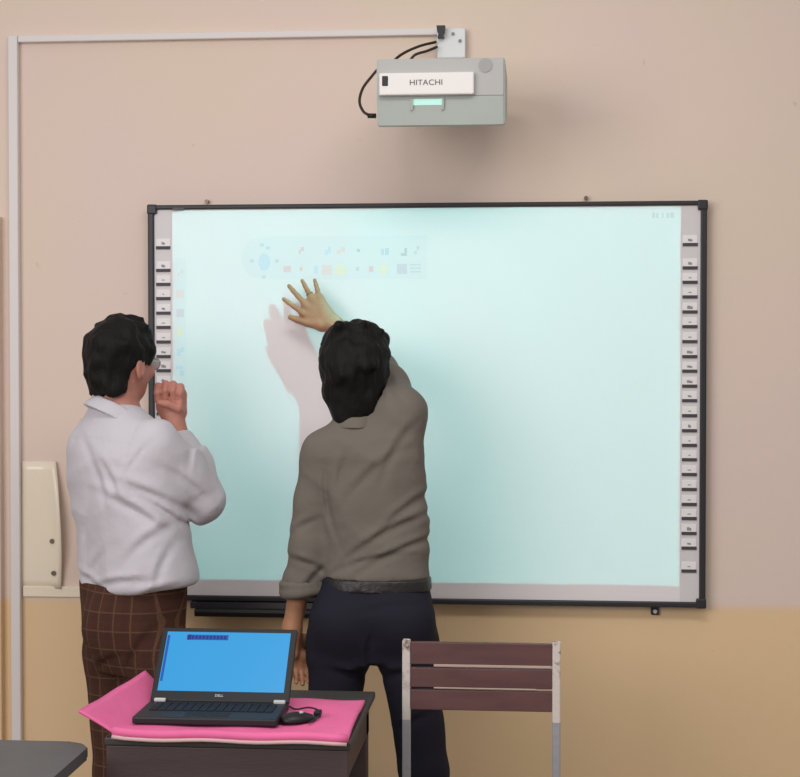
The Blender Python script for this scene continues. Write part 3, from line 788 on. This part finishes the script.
def hair_shell(C, R, seed, rad, off, low, face_y, face_z, amp, fine, sc=1.0, side=-.03, nape=(.072, .060, .075), tufts=()):
    m = max(rad)*1.25
    H = Field(C-m-.02, C+m+.02, fine)
    H.ell(C+R@(np.array(off)*sc), np.array(rad)*sc, .02, R)
    H.ell(C+R@(np.array((0, -.045, -.045))*sc), np.array(nape)*sc, .03, R)
    for a_, b_, ra, rb in tufts: H.cap(C+R@(np.array(a_)*sc), C+R@(np.array(b_)*sc), ra, rb, .012)
    n1 = waves(seed, 9, 40, 85); n2 = waves(seed+1, 16, 110, 260, (1, 1, .6))
    def loc(X, Y, Z):
        d = np.stack([X-C[0], Y-C[1], Z-C[2]], -1)@R/sc; return d[..., 0], d[..., 1], d[..., 2]
    X, Y, Z = H.grid((slice(None),)*3); x, y, z = loc(X, Y, Z)
    H.D = H.D+(amp*n1(X, Y, Z)+amp*.55*n2(X, Y, Z)).astype(np.float32)
    H.ell(C+R@(np.array((0, -.008, .025))*sc), np.array((.083, .103, .101))*sc, .006, R)
    wob = .006*n2(X, Y, Z)
    face = smax(-(y-face_y-wob), (z-face_z-wob-.25*np.clip(y-face_y, 0, .1)), .012)          # in front of face_y and below face_z
    H.D = smax(H.D, -face, .01)
    ear = smax(-(y+.030-wob), (z-side+wob), .012)                                            # round the ears, down to the sideburn
    H.D = smax(H.D, -ear, .01)
    H.D = smax(H.D, (low-z+wob), .012)
    return H

def finger(F_, pts, r0, r1, k0=.012):
    n = len(pts); r = [r0+(r1-r0)*i/(n-1) for i in range(n)]
    for i in range(n-1): F_.cap(pts[i], pts[i+1], r[i], r[i+1], k0 if i == 0 else .003)

# ---------- man in the olive shirt, reaching to the board
YB = -.50
def p(px, py, y=YB): return at(px, py, y)
base = np.array([p(374, 700)[0], YB+.01, 0.0])
MB_ = Thing('person', 'man in olive grey shirt and navy trousers reaching up to the whiteboard with spread fingers', 'person', base)
def rows_px(rows, y0, ratio):
    out = []
    for r in rows:
        py, xl, xr = r[:3]; y = y0+(r[3] if len(r) > 3 else 0); a_ = p(xl, py, y); b_ = p(xr, py, y); hw = (b_[0]-a_[0])/2
        out.append((a_[2], (a_[0]+b_[0])/2, y, hw, hw*ratio if len(r) < 5 else r[4]))
    return out
shl_l = p(322, 452); shl_r = p(398, 416, -.49)
elb_r = p(377, 369, -.265); wr_r = p(338, 326.5, -.142)
elb_l = p(308, 545, -.49); wr_l = p(292, 628, -.49)
hand_lo = wr_r-np.array([.25, .05, .12]); hand_hi = wr_r+np.array([.06, .12, .2])
lh_lo = p(280, 690)-np.array([0, .08, 0]); lh_hi = p(312, 625)+np.array([0, .10, 0])
Fb = Field((-.62+base[0]+.2, -.80, -.01), (base[0]+.32, -.01, 1.93), .0085,
           fine=((np.array([hand_lo[0]+.04, -.20, hand_lo[2]+.06]), np.array([wr_r[0]+.02, -.065, wr_r[2]+.17]), .0034), (lh_lo, lh_hi, .0042)))
HC = p(354, 371, -.47); HR = rotz(.10)@rotx(.16)
neck = p(357, 425, -.50)
W = head_prims(Fb, HC, HR, neck, .056, .98)
tor = rows_px([(424, 335, 385), (436, 316, 405), (455, 312, 415), (490, 322, 424), (530, 327, 424), (575, 328, 426), (600, 314, 432), (640, 318, 427, 0, .075), (652, 320, 425, 0, .070)], YB, .58)
Fb.loft([(z, cx, cy, a_-.012, b_-.012) for z, cx, cy, a_, b_ in tor], .03)
Fb.chain([shl_l, elb_l, wr_l], [.046, .038, .025], .03)
Fb.chain([shl_r, elb_r, wr_r], [.050, .038, .0245], .03)
for hx, kx, ax_ in (((338, 660), (333, 760), (330, 0)), ((406, 660), (424, 770), (430, 0))):
    hp = p(*hx); kn = p(*kx); kn[1] += .01; an = np.array([kn[0]+(kn[0]-hp[0])*.3, kn[1]-.03, .09])
    Fb.chain([hp, kn, an], [.068, .050, .038], .015); Fb.cap(an, an+np.array([.012, .14, -.05]), .036, .028, .02)
# right hand on the board
tipsR = dict(index=((303.5, 313.2, -0.113), (294, 306.5, -0.105), (288.5, 302.6, -0.097), (283.8, 299, -0.091)),
             middle=((306, 304.5, -0.113), (298, 296, -0.103), (293, 290.5, -0.096), (289, 286, -0.091)),
             ring=((312.5, 299, -0.115), (307.5, 290.5, -0.105), (304.8, 285.3, -0.097), (302.3, 280.6, -0.092)),
             pinky=((320, 298, -0.117), (317.5, 290, -0.108), (316, 284.7, -0.101), (314.6, 280, -0.095)))
wh = p(334, 324.5, -0.136)
for nm, q in tipsR.items():
    pts = [at(*c_) for c_ in q]; Fb.cap(wh, pts[0], .019, .0125, .014)
    rr = {'index': .0088, 'middle': .0092, 'ring': .0086, 'pinky': .0077}[nm]; Fb.cap(pts[0], pts[0], rr*1.15, rr*1.15, .006); finger(Fb, pts, rr, rr*.72, .010)
pts = [at(322, 325.5, -0.132), at(307, 322.5, -0.117), at(297.5, 319.8, -0.107), at(290.3, 317.2, -0.100)]
Fb.cap(wh, pts[0], .018, .017, .014); finger(Fb, pts, .0155, .0082, .012)
# hanging left hand: palm faces the thigh, fingers loosely curled
kn_l = p(297, 655, -.47); Fb.cap(wr_l, kn_l, .024, .019, .02); Fb.cap(p(292, 632, -.50), p(293, 654, -.505), .018, .017, .015)
for i, (dx_, ln, r_) in enumerate(((.022, 1.0, .0088), (.006, 1.08, .0092), (-.010, 1.0, .0088), (-.025, .8, .0078))):
    k_ = np.array([p(297, 657)[0]+dx_, -.478-.006*i, p(296, 657)[2]]); Fb.cap(kn_l, k_, .016, .0115, .012)
    pts = [k_, k_+np.array([.004, .004, -.036*ln]), k_+np.array([.009, -.014, -.058*ln]), k_+np.array([.012, -.034, -.066*ln])]
    finger(Fb, pts, r_, r_*.75, .012)
k_ = np.array([p(302, 640)[0], -.462, p(300, 640)[2]]); finger(Fb, [k_, k_+np.array([.014, .016, -.032]), k_+np.array([.018, .022, -.062]), k_+np.array([.016, .026, -.082])], .0125, .008, .014)
V_, F__ = Fb.mesh(); MB_.part('body', (relax(V_, F__, 2, .4), F__), M['skin_b'], smooth=True)
eyes(MB_, W, HR, .98)
H = hair_shell(HC, HR, 11, (.101, .118, .121), (0, -.012, .027), -.185, .055, .05, .0055, .0055, .98, -.055, (.072, .060, .075), (((.07, .0, .08), (.080, .01, .085), .024, .016), ((.06, -.04, .11), (.082, -.04, .118), .02, .01), ((-.07, -.02, .08), (-.098, -.02, .078), .02, .009), ((-.03, -.06, .12), (-.035, -.07, .138), .022, .012), ((.01, -.05, .125), (.03, -.055, .143), .022, .012), ((.085, -.03, .02), (.096, -.03, .0), .02, .012)))
H.ell(HC+HR@np.array((0, -.055, -.085)), np.array((.070, .056, .088)), .03, HR)
nn = waves(12, 10, 60, 140); H.displace(lambda X, Y, Z: .003*nn(X, Y, Z))
V_, F__ = H.mesh(); MB_.part('hair', (relax(V_, F__, 1, .3), F__), M['hair'], smooth=True)
# shirt
Fs = Field((p(270, 600)[0], -.76, p(300, 604)[2]-.03), (p(440, 500)[0]+.02, -.16, p(380, 340)[2]+.04), .0062)
Fs.loft(tor_s := [r for r in rows_px([(412, 338, 378), (424, 330, 392), (436, 314, 408), (455, 306, 420), (490, 317, 427), (530, 322, 429), (560, 324, 429), (577, 325, 430)], YB, .60)], .03, power=2.3)
Fs.chain([shl_l+np.array([.004, 0, 0]), p(313, 500, -.495), elb_l+np.array([.004, 0, 0]), p(301, 598, -.49)], [.060, .052, .053, .052], .035)
Fs.cap(p(302, 580, -.49), p(301, 596, -.49), .055, .055, .01)
Fs.plane(p(300, 598.5), (-.04, 0, -1)) if False else None
sl_end = elb_r+(wr_r-elb_r)*.42
Fs.chain([shl_r, shl_r*.45+elb_r*.55, elb_r, sl_end], [.074, .060, .048, .041], .035)
Fs.cap(p(392, 440, -.50), shl_r, .085, .07, .04)
f1 = waves(5, 10, 18, 42, (1, .5, 1)); 
folds = [fold(p(392, 528), (.86, .45), .14, .010, .0075), fold(p(400, 548), (.9, .40), .12, .009, .007), fold(p(372, 556), (.95, .25), .10, .008, .005), fold(p(410, 505), (.8, .6), .09, .010, .006),
         fold(p(375, 470), (.75, .65), .10, .012, .005), fold(p(398, 448), (.5, .85), .09, .011, .006), fold(p(345, 470), (.2, 1), .05, .010, .005), fold(p(330, 500), (-.15, 1), .10, .008, .006),
         fold(p(304, 525), (.8, .5), .05, .009, .005), fold(p(306, 560), (.9, -.3), .05, .009, .006), fold(p(312, 580), (.6, .8), .05, .009, .006), fold(p(395, 385, -.4), (-.6, .8), .05, .009, .006)]
cr = crumple(61, (.5, .4, 1), 30, 60)
Fs.displace(lambda X, Y, Z: .0022*f1(X, Y, Z)-.0045*cr(X, Y, Z)+sum(f(X, Y, Z) for f in folds))
X, Y, Z = Fs.grid((slice(None),)*3)
cut_b = p(370, 578.5)[2]; arm_x = p(329, 560)[0]; cuff = p(300, 597.5)[2]
zmin = np.where(X < arm_x, cuff+.10*(X-p(300, 600)[0])*.3, cut_b)
Fs.D = smax(Fs.D, (zmin-Z).astype(np.float32), .006)
nk = p(357, 415)[2]; Fs.D = smax(Fs.D, np.where(np.hypot(X-p(357, 415)[0], Y+.49) < .075, Z-nk-.01, -1).astype(np.float32), .008)
V_, F__ = Fs.mesh(); SH = MB_.part('shirt', (relax(V_, F__, 2, .4), F__), M['oliveshirt'], smooth=True)
Fc = Field(neck-np.array([.13, .13, .10]), neck+np.array([.13, .14, .10]), .0045)
frustum(Fc, p(357, 420, -.492), rotx(-.15), .060, .062, .011, -.030, .014)
V_, F__ = Fc.mesh(); MB_.part('collar', (relax(V_, F__, 1, .4), F__), M['oliveshirt'], under=SH, smooth=True)
# rolled cuff
Fc = Field(p(270, 610, -.60), p(335, 575, -.38), .005)
N = 22; cc = p(303, 588, -.49)
for i in range(N):
    q = [cc+np.array([0.056*math.cos(6.2832*j/N), .056*math.sin(6.2832*j/N), .006*math.cos(6.2832*j/N)]) for j in (i, i+1)]
    Fc.cap(q[0]+np.array([0, 0, .016]), q[1]+np.array([0, 0, .016]), .010, .010, .008); Fc.cap(q[0]-np.array([0, 0, .006]), q[1]-np.array([0, 0, .006]), .0105, .0105, .014)
fq = waves(9, 8, 50, 110); Fc.displace(lambda X, Y, Z: .002*fq(X, Y, Z)); V_, F__ = Fc.mesh(); MB_.part('rolled_cuff', (V_, F__), M['oliveshirt'], under=SH, smooth=True)
# trousers, belt
Ft = Field((p(296, 700)[0]-.06, -.74, .03), (p(450, 700)[0]+.06, -.26, p(370, 573)[2]+.01), .008)
tr = rows_px([(574, 325, 430), (590, 320, 431), (610, 311, 435), (640, 308, 437, 0, .095), (656, 309, 436.5, 0, .082), (660, 309, 436.5, 0, .080)], YB, .60)
Ft.loft(tr, .03, power=2.4)
for (hx, kx, r0, r1, r2) in (((338.5, 645), (331, 775), .082, .068, .060), ((406.5, 645), (424.5, 772), .082, .065, .058)):
    hp = p(*hx); kn = p(*kx); an = np.array([kn[0]+(kn[0]-hp[0])*.3, kn[1]-.02, .06]); Ft.chain([hp, kn, an], [r0, r1, r2], .028)
Ft.ell(p(343, 622, -.555), (.080, .066, .080), .04); Ft.ell(p(403, 622, -.555), (.080, .066, .080), .04)
fq = waves(21, 10, 20, 50); fl = [fold(p(400, 668), (.9, .3), .06, .009, .006), fold(p(350, 668), (.9, -.3), .06, .009, .006), fold(p(372, 645), (.1, 1), .05, .007, .006), fold(p(415, 715), (.8, .4), .05, .010, .006), fold(p(395, 600), (1, .1), .08, .008, .004)]
Ft.displace(lambda X, Y, Z: .0025*fq(X, Y, Z)+sum(f(X, Y, Z) for f in fl)); Ft.plane((0, 0, .055), (0, 0, -1))
V_, F__ = Ft.mesh(); TR = MB_.part('trousers', (relax(V_, F__, 2, .4), F__), M['navy'], smooth=True)
Fl = Field((p(310, 580)[0], -.70, p(370, 590)[2]-.02), (p(445, 580)[0], -.30, p(370, 572)[2]+.02), .005)
Fl.loft([(p(370, 588.5)[2], *tr[-2][1:3], 0, 0)] and rows_px([(575.5, 325, 430.5), (588, 322, 431.5)], YB, .62), .002, power=2.4, off=.0015)
V_, F__ = Fl.mesh(); BL = MB_.part('belt', (V_, F__), M['belt'], smooth=True)
for q in (348, 376, 408):
    c_ = p(q, 582, YB-.092 if q != 408 else YB-.08); 
for s_, kx in ((0, 332), (1, 424.5)):
    kn = p(kx, 773); hp = p((338.5, 405.5)[s_], 668); an = np.array([kn[0]+(kn[0]-hp[0])*.3, kn[1]-.02, 0])
    So = Field(an-np.array([.1, .14, .01]), an+np.array([.12, .24, .12]), .006); So.cap(an+np.array([0, -.03, .045]), an+np.array([.012, .15, .032]), .047, .042, .02); So.cap(an+np.array([0, 0, .06]), an+np.array([0, 0, .09]), .045, .043, .02); So.plane((0, 0, .001), (0, 0, -1))
    V_, F__ = So.mesh(); MB_.part('shoe', (V_, F__), M['shoe'], smooth=True)
# ring on the ring finger
rc = at(309.6, 294, -.109); rd = at(307.5, 290.5, -.105)-at(312.5, 299, -.115); rd /= np.linalg.norm(rd)
u_ = np.cross(rd, (0, 1, 0)); u_ /= np.linalg.norm(u_); v_ = np.cross(rd, u_)
bm = bmesh.new(); tube(bm, [rc+(u_*math.cos(a_)+v_*math.sin(a_))*.0092 for a_ in np.linspace(0, 6.2832, 25)], .0024, 8)
g = bmesh.ops.create_uvsphere(bm, u_segments=10, v_segments=8, radius=.0042)['verts']; bmesh.ops.translate(bm, vec=rc+np.array([-.002, -.010, .003]), verts=g)
MB_.part('finger_ring', bm, M['gold'], smooth=True)

# ---------- man in the white shirt, fist at his chin
YA = -.52
def pa(px, py, y=YA): return at(px, py, y)
TH = math.radians(-42)
baseA = np.array([pa(135, 700)[0], YA+.01, 0.0])
MA = Thing('person', 'man in white shirt and brown plaid trousers with his fist at his chin', 'person', baseA)
RA = rotz(TH)
def rows_a(rows, ratio=.68, y0=YA):
    out = []
    for py, xl, xr in rows:
        a_ = pa(xl, py, y0); b_ = pa(xr, py, y0); hw = (b_[0]-a_[0])/2
        f = math.sqrt(math.cos(TH)**2+(ratio*math.sin(TH))**2); out.append((a_[2], (a_[0]+b_[0])/2, y0, hw/f, ratio*hw/f))
    return out
sR = pa(160, 446, YA-.075); eR = pa(201, 501, -.50); wR = pa(175, 430, -.425)
sL = pa(96, 448, YA+.06); eL = pa(100, 535, -.38); wL = pa(140, 530, -.27)
fist_c = pa(171, 400, -.415)
HA = pa(120.5, 363.5, -.51); HAR = rotz(math.radians(-26))@rotx(-.03)
neckA = pa(118, 412, -.52)
Fb = Field((baseA[0]-.30, -.82, -.01), (baseA[0]+.36, -.16, 1.76), .0085, fine=((fist_c-np.array([.055, .07, .075]), fist_c+np.array([.06, .06, .065]), .0034),))
WA = head_prims(Fb, HA, HAR, neckA, .062, .98)
tA = rows_a([(410, 97, 142), (425, 82, 160), (450, 72, 178), (500, 74, 186), (540, 80, 190), (575, 84, 190), (600, 86, 180), (650, 90, 178)])
Fb.loft([(z, cx, cy, a_-.014, b_-.014) for z, cx, cy, a_, b_ in tA], .03, th=TH)
Fb.chain([sR, eR, wR], [.050, .042, .029], .03); Fb.chain([sL, eL, wL], [.050, .040, .028], .03)
legs = []
for sgn, hx, kx in ((-1, 117, 122), (1, 155, 158)):
    hp = pa(hx, 655, YA-.05*sgn*0+.05*(-sgn)); kn = pa(kx, 772, YA+.05*(-sgn)); an = np.array([kn[0], kn[1]-.02, .09]); legs.append((hp, kn, an))
    Fb.chain([hp, kn, an], [.080, .056, .040], .03); Fb.cap(an, an+RA@np.array([.0, .14, -.05]), .036, .028, .02)
# closed fist seen from the palm side
U = np.array([-.02, 0, 1.0]); Sx = np.array([1.0, .15, 0]); Nn = np.array([.10, -1.0, 0])
Fb.cap(wR, fist_c-U*.02, .030, .034, .02); Fb.cap(fist_c-U*.018-Sx*.016+Nn*-.004, fist_c+U*.012-Sx*.018-Nn*.012, .026, .024, .02); Fb.cap(fist_c-U*.018+Sx*.016-Nn*.004, fist_c+U*.012+Sx*.020-Nn*.012, .026, .024, .02)
for i, (sx_, dz_) in enumerate(((-.033, .000), (-.0115, .006), (.010, .005), (.030, -.002))):
    m_ = fist_c+Sx*sx_+U*(.018+dz_)-Nn*.010
    pts = [m_, m_+U*.022+Nn*.026, m_+U*.004+Nn*.043, m_-U*.018+Nn*.036, m_-U*.022+Nn*.022]
    finger(Fb, pts, .0105, .0092, .008)
pts = [fist_c-U*.035+Sx*.030+Nn*.012, fist_c-U*.022+Sx*.024+Nn*.034, fist_c-U*.010-Sx*.004+Nn*.044, fist_c-U*.006-Sx*.026+Nn*.042]
finger(Fb, pts, .0145, .0095, .014)
# left hand tucked under the right elbow
Fb.cap(wL, wL+np.array([.05, -.01, .0]), .026, .022, .02)
for i in range(4):
    k_ = wL+np.array([.055, -.012, .026-.018*i]); finger(Fb, [k_, k_+np.array([.03, -.012, .0]), k_+np.array([.046, -.030, .0]), k_+np.array([.048, -.046, 0])], .0088, .007, .012)
k_ = wL+np.array([.02, -.01, .03]); finger(Fb, [k_, k_+np.array([.02, -.015, .022]), k_+np.array([.04, -.03, .03])], .011, .008, .012)
V_, F__ = Fb.mesh(); MA.part('body', (relax(V_, F__, 2, .4), F__), M['skin_a'], smooth=True)
eyes(MA, WA, HAR, .98)
H = hair_shell(HA, HAR, 31, (.087, .105, .104), (0, -.009, .030), -.088, .062, .020, .0066, .0055, 1.0, -.006, (.062, .058, .078), (((.02, .03, .115), (.040, .045, .126), .02, .009), ((.05, .035, .10), (.068, .035, .108), .02, .009), ((-.02, .0, .115), (-.01, .01, .130), .02, .011), ((-.05, -.03, .10), (-.066, -.03, .108), .02, .010)))
V_, F__ = H.mesh(); MA.part('hair', (relax(V_, F__, 1, .3), F__), M['hair'], smooth=True)
# spectacles
bm = bmesh.new()
for s_ in (-1, 1):
    tube(bm, [WA((.034*s_+.022*math.cos(a_), .108, .002+.017*math.sin(a_))) for a_ in np.linspace(0, 6.2832, 21)], .0018, 6)
    tube(bm, [WA((.057*s_, .107, .008)), WA((.074*s_, .06, .010)), WA((.081*s_, .0, .006)), WA((.082*s_, -.015, -.008))], .0016, 6)
tube(bm, [WA((-.012, .110, .006)), WA((0, .114, .009)), WA((.012, .110, .006))], .0016, 6)
GLS = MA.part('spectacles', bm, M['glassframe'], smooth=True)
for s_ in (-1, 1):
    bm = bmesh.new(); vs = [bm.verts.new(WA((.034*s_+.021*math.cos(a_), .1075, .002+.016*math.sin(a_)))) for a_ in np.linspace(0, 6.2832, 20, endpoint=False)]
    r_ = bmesh.ops.extrude_face_region(bm, geom=[bm.faces.new(vs)]); bmesh.ops.translate(bm, vec=HAR@np.array([0, .001, 0]), verts=[g_ for g_ in r_['geom'] if isinstance(g_, bmesh.types.BMVert)])
    MA.part('lens', bm, M['lens'], under=GLS)
# shirt
Fs = Field((pa(54, 500)[0]-.02, -.84, pa(100, 600)[2]-.03), (pa(232, 500)[0]+.03, -.18, pa(120, 386)[2]+.03), .0064)
Fs.loft(rows_a([(396, 94, 122), (408, 88, 142), (420, 82, 158), (433, 74, 170), (450, 68, 180), (480, 66, 188), (510, 69, 190), (540, 74, 194), (565, 76, 199), (580, 77, 200), (592, 80, 196)]), .03, th=TH, power=2.25)
Fs.chain([sR-np.array([.012, .01, 0]), sR*.5+eR*.5, eR, pa(192, 466, -.46), wR-np.array([0, 0, .015])], [.076, .072, .060, .055, .044], .03)
Fs.chain([sL, eL, wL-np.array([.02, 0, 0])], [.072, .060, .045], .035)
def seam(pts, w_=.004, amp=.0022):
    P_ = np.array(catmull(pts, 6))[:, [0, 2]]
    def fn(X, Y, Z):
        m = np.full(X.shape, 9.0, np.float32)
        for q in P_: m = np.minimum(m, (X-q[0])**2+(Z-q[1])**2)
        return amp*np.exp(-m/w_**2)*(Y < YA)
    return fn
f1 = waves(15, 10, 16, 40, (1, .5, 1))
folds = [fold(pa(150, 505), (.85, -.5), .10, .012, .008), fold(pa(165, 490), (.9, -.45), .10, .012, .007), fold(pa(160, 535), (.75, .6), .08, .012, .006), fold(pa(175, 560), (.3, .95), .06, .010, .006), fold(pa(110, 470), (.4, -.9), .09, .012, .006),
         fold(pa(125, 475), (.5, -.85), .08, .011, .006), fold(pa(95, 520), (.2, 1), .10, .014, .005), fold(pa(130, 575), (.9, .2), .08, .010, .008), fold(pa(95, 577), (.9, -.3), .06, .010, .007), fold(pa(170, 583), (.9, .3), .06, .010, .008),
         fold(pa(195, 480), (.7, -.7), .06, .010, .006), fold(pa(178, 508), (.75, -.65), .07, .008, .009), fold(pa(196, 448), (.1, -1), .05, .007, .005), fold(pa(150, 455), (.55, .8), .06, .006, .004), fold(pa(105, 560), (.6, .8), .06, .012, .005), seam([pa(*q) for q in ((147, 424), (141, 445), (141, 470), (148, 492))], .005, .004), seam([pa(*q) for q in ((72, 440), (100, 436), (141, 443))], .0045, .0025)]
cr = crumple(71, (.8, .5, .8), 28, 60)
Fs.displace(lambda X, Y, Z: .0024*f1(X, Y, Z)-.0048*cr(X, Y, Z)+sum(f(X, Y, Z) for f in folds))
X, Y, Z = Fs.grid((slice(None),)*3); hem = pa(130, 588)[2]+.007*np.sin(18*X+1)+.14*np.clip(X-pa(155, 580)[0], 0, 1)
Fs.D = smax(Fs.D, (hem-Z).astype(np.float32), .02)
cd = (wR-eR)/np.linalg.norm(wR-eR); ce = wR-cd*.018
Fs.D = smax(Fs.D, np.where((np.abs(X-ce[0]) < .09) & (np.abs(Y-ce[1]) < .07) & (Z > ce[2]-.05), (X-ce[0])*cd[0]+(Y-ce[1])*cd[1]+(Z-ce[2])*cd[2], -1).astype(np.float32), .005)

V_, F__ = Fs.mesh(); SHA = MA.part('shirt', (relax(V_, F__, 2, .4), F__), M['whiteshirt'], smooth=True)
Fc = Field(neckA-np.array([.18, .18, .14]), neckA+np.array([.18, .18, .14]), .005)
ca, cb = pa(92, 394, -.52), pa(152, 424, -.52); tx = (cb-ca)/np.linalg.norm(cb-ca); ty = np.array([0, 1.0, -.25]); tz = np.cross(tx, ty); tz /= np.linalg.norm(tz); ty = np.cross(tz, tx)
CRm = np.stack([tx, ty, tz], 1)
frustum(Fc, (ca+cb)/2-tz*.002, CRm, .084, .080, .018, -.036, .004)
V_, F__ = Fc.mesh(); MA.part('collar', (relax(V_, F__, 1, .4), F__), M['whiteshirt'], under=SHA, smooth=True)
# trousers
Ft = Field((pa(70, 700)[0]-.05, -.80, .03), (pa(195, 700)[0]+.06, -.24, pa(130, 578)[2]+.02), .008)
Ft.loft(rows_a([(580, 80, 188), (600, 79, 187), (622, 80, 186), (645, 85, 186), (668, 91, 186)], .72), .03, th=TH, power=2.3)
for hp, kn, an in legs:
    Ft.chain([hp, kn, an-np.array([0, 0, .03])], [.091, .078, .070], .025)
Ft.ell(pa(112, 628, -.60), (.08, .06, .09), .05)
fq = waves(41, 10, 18, 46); fl = [fold(pa(115, 655), (.8, .5), .06, .010, .006), fold(pa(150, 640), (.5, .8), .07, .010, .006)]
Ft.displace(lambda X, Y, Z: .003*fq(X, Y, Z)+sum(f(X, Y, Z) for f in fl)); Ft.plane((0, 0, .055), (0, 0, -1))
V_, F__ = Ft.mesh(); MA.part('trousers', (relax(V_, F__, 2, .4), F__), M['plaid'], smooth=True)
for hp, kn, an in legs:
    an = np.array([an[0], an[1], 0]); dr = RA@np.array([0, 1, 0])
    So = Field(an-np.array([.16, .16, .01]), an+np.array([.24, .24, .13]), .006); So.cap(an-dr*.03+np.array([0, 0, .045]), an+dr*.15+np.array([0, 0, .032]), .047, .042, .02); So.cap(an+np.array([0, 0, .06]), an+np.array([0, 0, .09]), .045, .043, .02); So.plane((0, 0, .001), (0, 0, -1))
    V_, F__ = So.mesh(); MA.part('shoe', (V_, F__), M['shoe'], smooth=True)

# ------------------------------------------------------------------ light
w = bpy.data.worlds.new('world'); SC.world = w; w.use_nodes = True
bg = w.node_tree.nodes['Background']; bg.inputs[0].default_value = (1.0, .965, .945, 1); bg.inputs[1].default_value = 1.0
wn = w.node_tree; tcw = wn.nodes.new('ShaderNodeTexCoord'); spw = wn.nodes.new('ShaderNodeSeparateXYZ'); wn.links.new(tcw.outputs['Generated'], spw.inputs[0])
mrw = wn.nodes.new('ShaderNodeMapRange'); mrw.inputs[1].default_value = -.25; mrw.inputs[2].default_value = .45; mrw.inputs[3].default_value = .16; mrw.inputs[4].default_value = .55
wn.links.new(spw.outputs[2], mrw.inputs[0]); wn.links.new(mrw.outputs[0], bg.inputs[1])

def area(name, loc, target, sx, sy, power, col):
    l = bpy.data.lights.new(name, 'AREA'); l.shape = 'RECTANGLE'; l.size = sx; l.size_y = sy; l.energy = power; l.color = col
    o = bpy.data.objects.new(name, l); COL.objects.link(o); o.location = loc
    o.rotation_euler = (Vector(target)-Vector(loc)).to_track_quat('-Z', 'Y').to_euler(); return o
area('window_daylight', (-2.2, -4.6, 2.45), (.3, 0, 1.9), 2.6, 1.8, 92, (1, .95, .925))
area('ceiling_tube', (.3, -2.4, 3.2), (.3, -1.2, 0), 1.6, .5, 30, (1, .96, .9))

# the projector's own beam: a point source whose picture fills the board's projected rectangle
LP = np.array([at(418, 108, -.46)[0], -.46, ZB-.006])
pt = bpy.data.lights.new('projector_beam', 'POINT'); pt.energy = 1; pt.shadow_soft_size = 0; pt.use_nodes = True
po = bpy.data.objects.new('projector_beam', pt); COL.objects.link(po); po.location = LP
nt = pt.node_tree; em = nt.nodes['Emission']
geo = nt.nodes.new('ShaderNodeNewGeometry'); sp = nt.nodes.new('ShaderNodeSeparateXYZ'); nt.links.new(geo.outputs['Incoming'], sp.inputs[0])
dy = math_node(nt, 'MAXIMUM', sp.outputs[1], 1e-4)
tt = math_node(nt, 'DIVIDE', SY-LP[1], dy)
XX = math_node(nt, 'MULTIPLY_ADD', tt, sp.outputs[0], float(LP[0])); ZZ = math_node(nt, 'MULTIPLY_ADD', tt, sp.outputs[2], float(LP[2]))
ux0, ux1 = at(173, 400, SY)[0], at(680, 400, SY)[0]; uz1, uz0 = at(430, 208.5, SY)[2], at(430, 582.5, SY)[2]
msk = math_node(nt, 'MULTIPLY', math_node(nt, 'MULTIPLY', math_node(nt, 'GREATER_THAN', XX, float(ux0)), math_node(nt, 'LESS_THAN', XX, float(ux1))),
                math_node(nt, 'MULTIPLY', math_node(nt, 'GREATER_THAN', ZZ, float(uz0)), math_node(nt, 'LESS_THAN', ZZ, float(uz1))))
msk = math_node(nt, 'MULTIPLY', msk, math_node(nt, 'GREATER_THAN', sp.outputs[1], .01))
pw = math_node(nt, 'DIVIDE', math_node(nt, 'POWER', tt, 1.7), dy)
BEAM = 13.6
st = math_node(nt, 'MULTIPLY', math_node(nt, 'MULTIPLY', pw, msk), BEAM)
em.inputs['Color'].default_value = (.13, 1.0, .985, 1)
nt.links.new(st, em.inputs['Strength'])
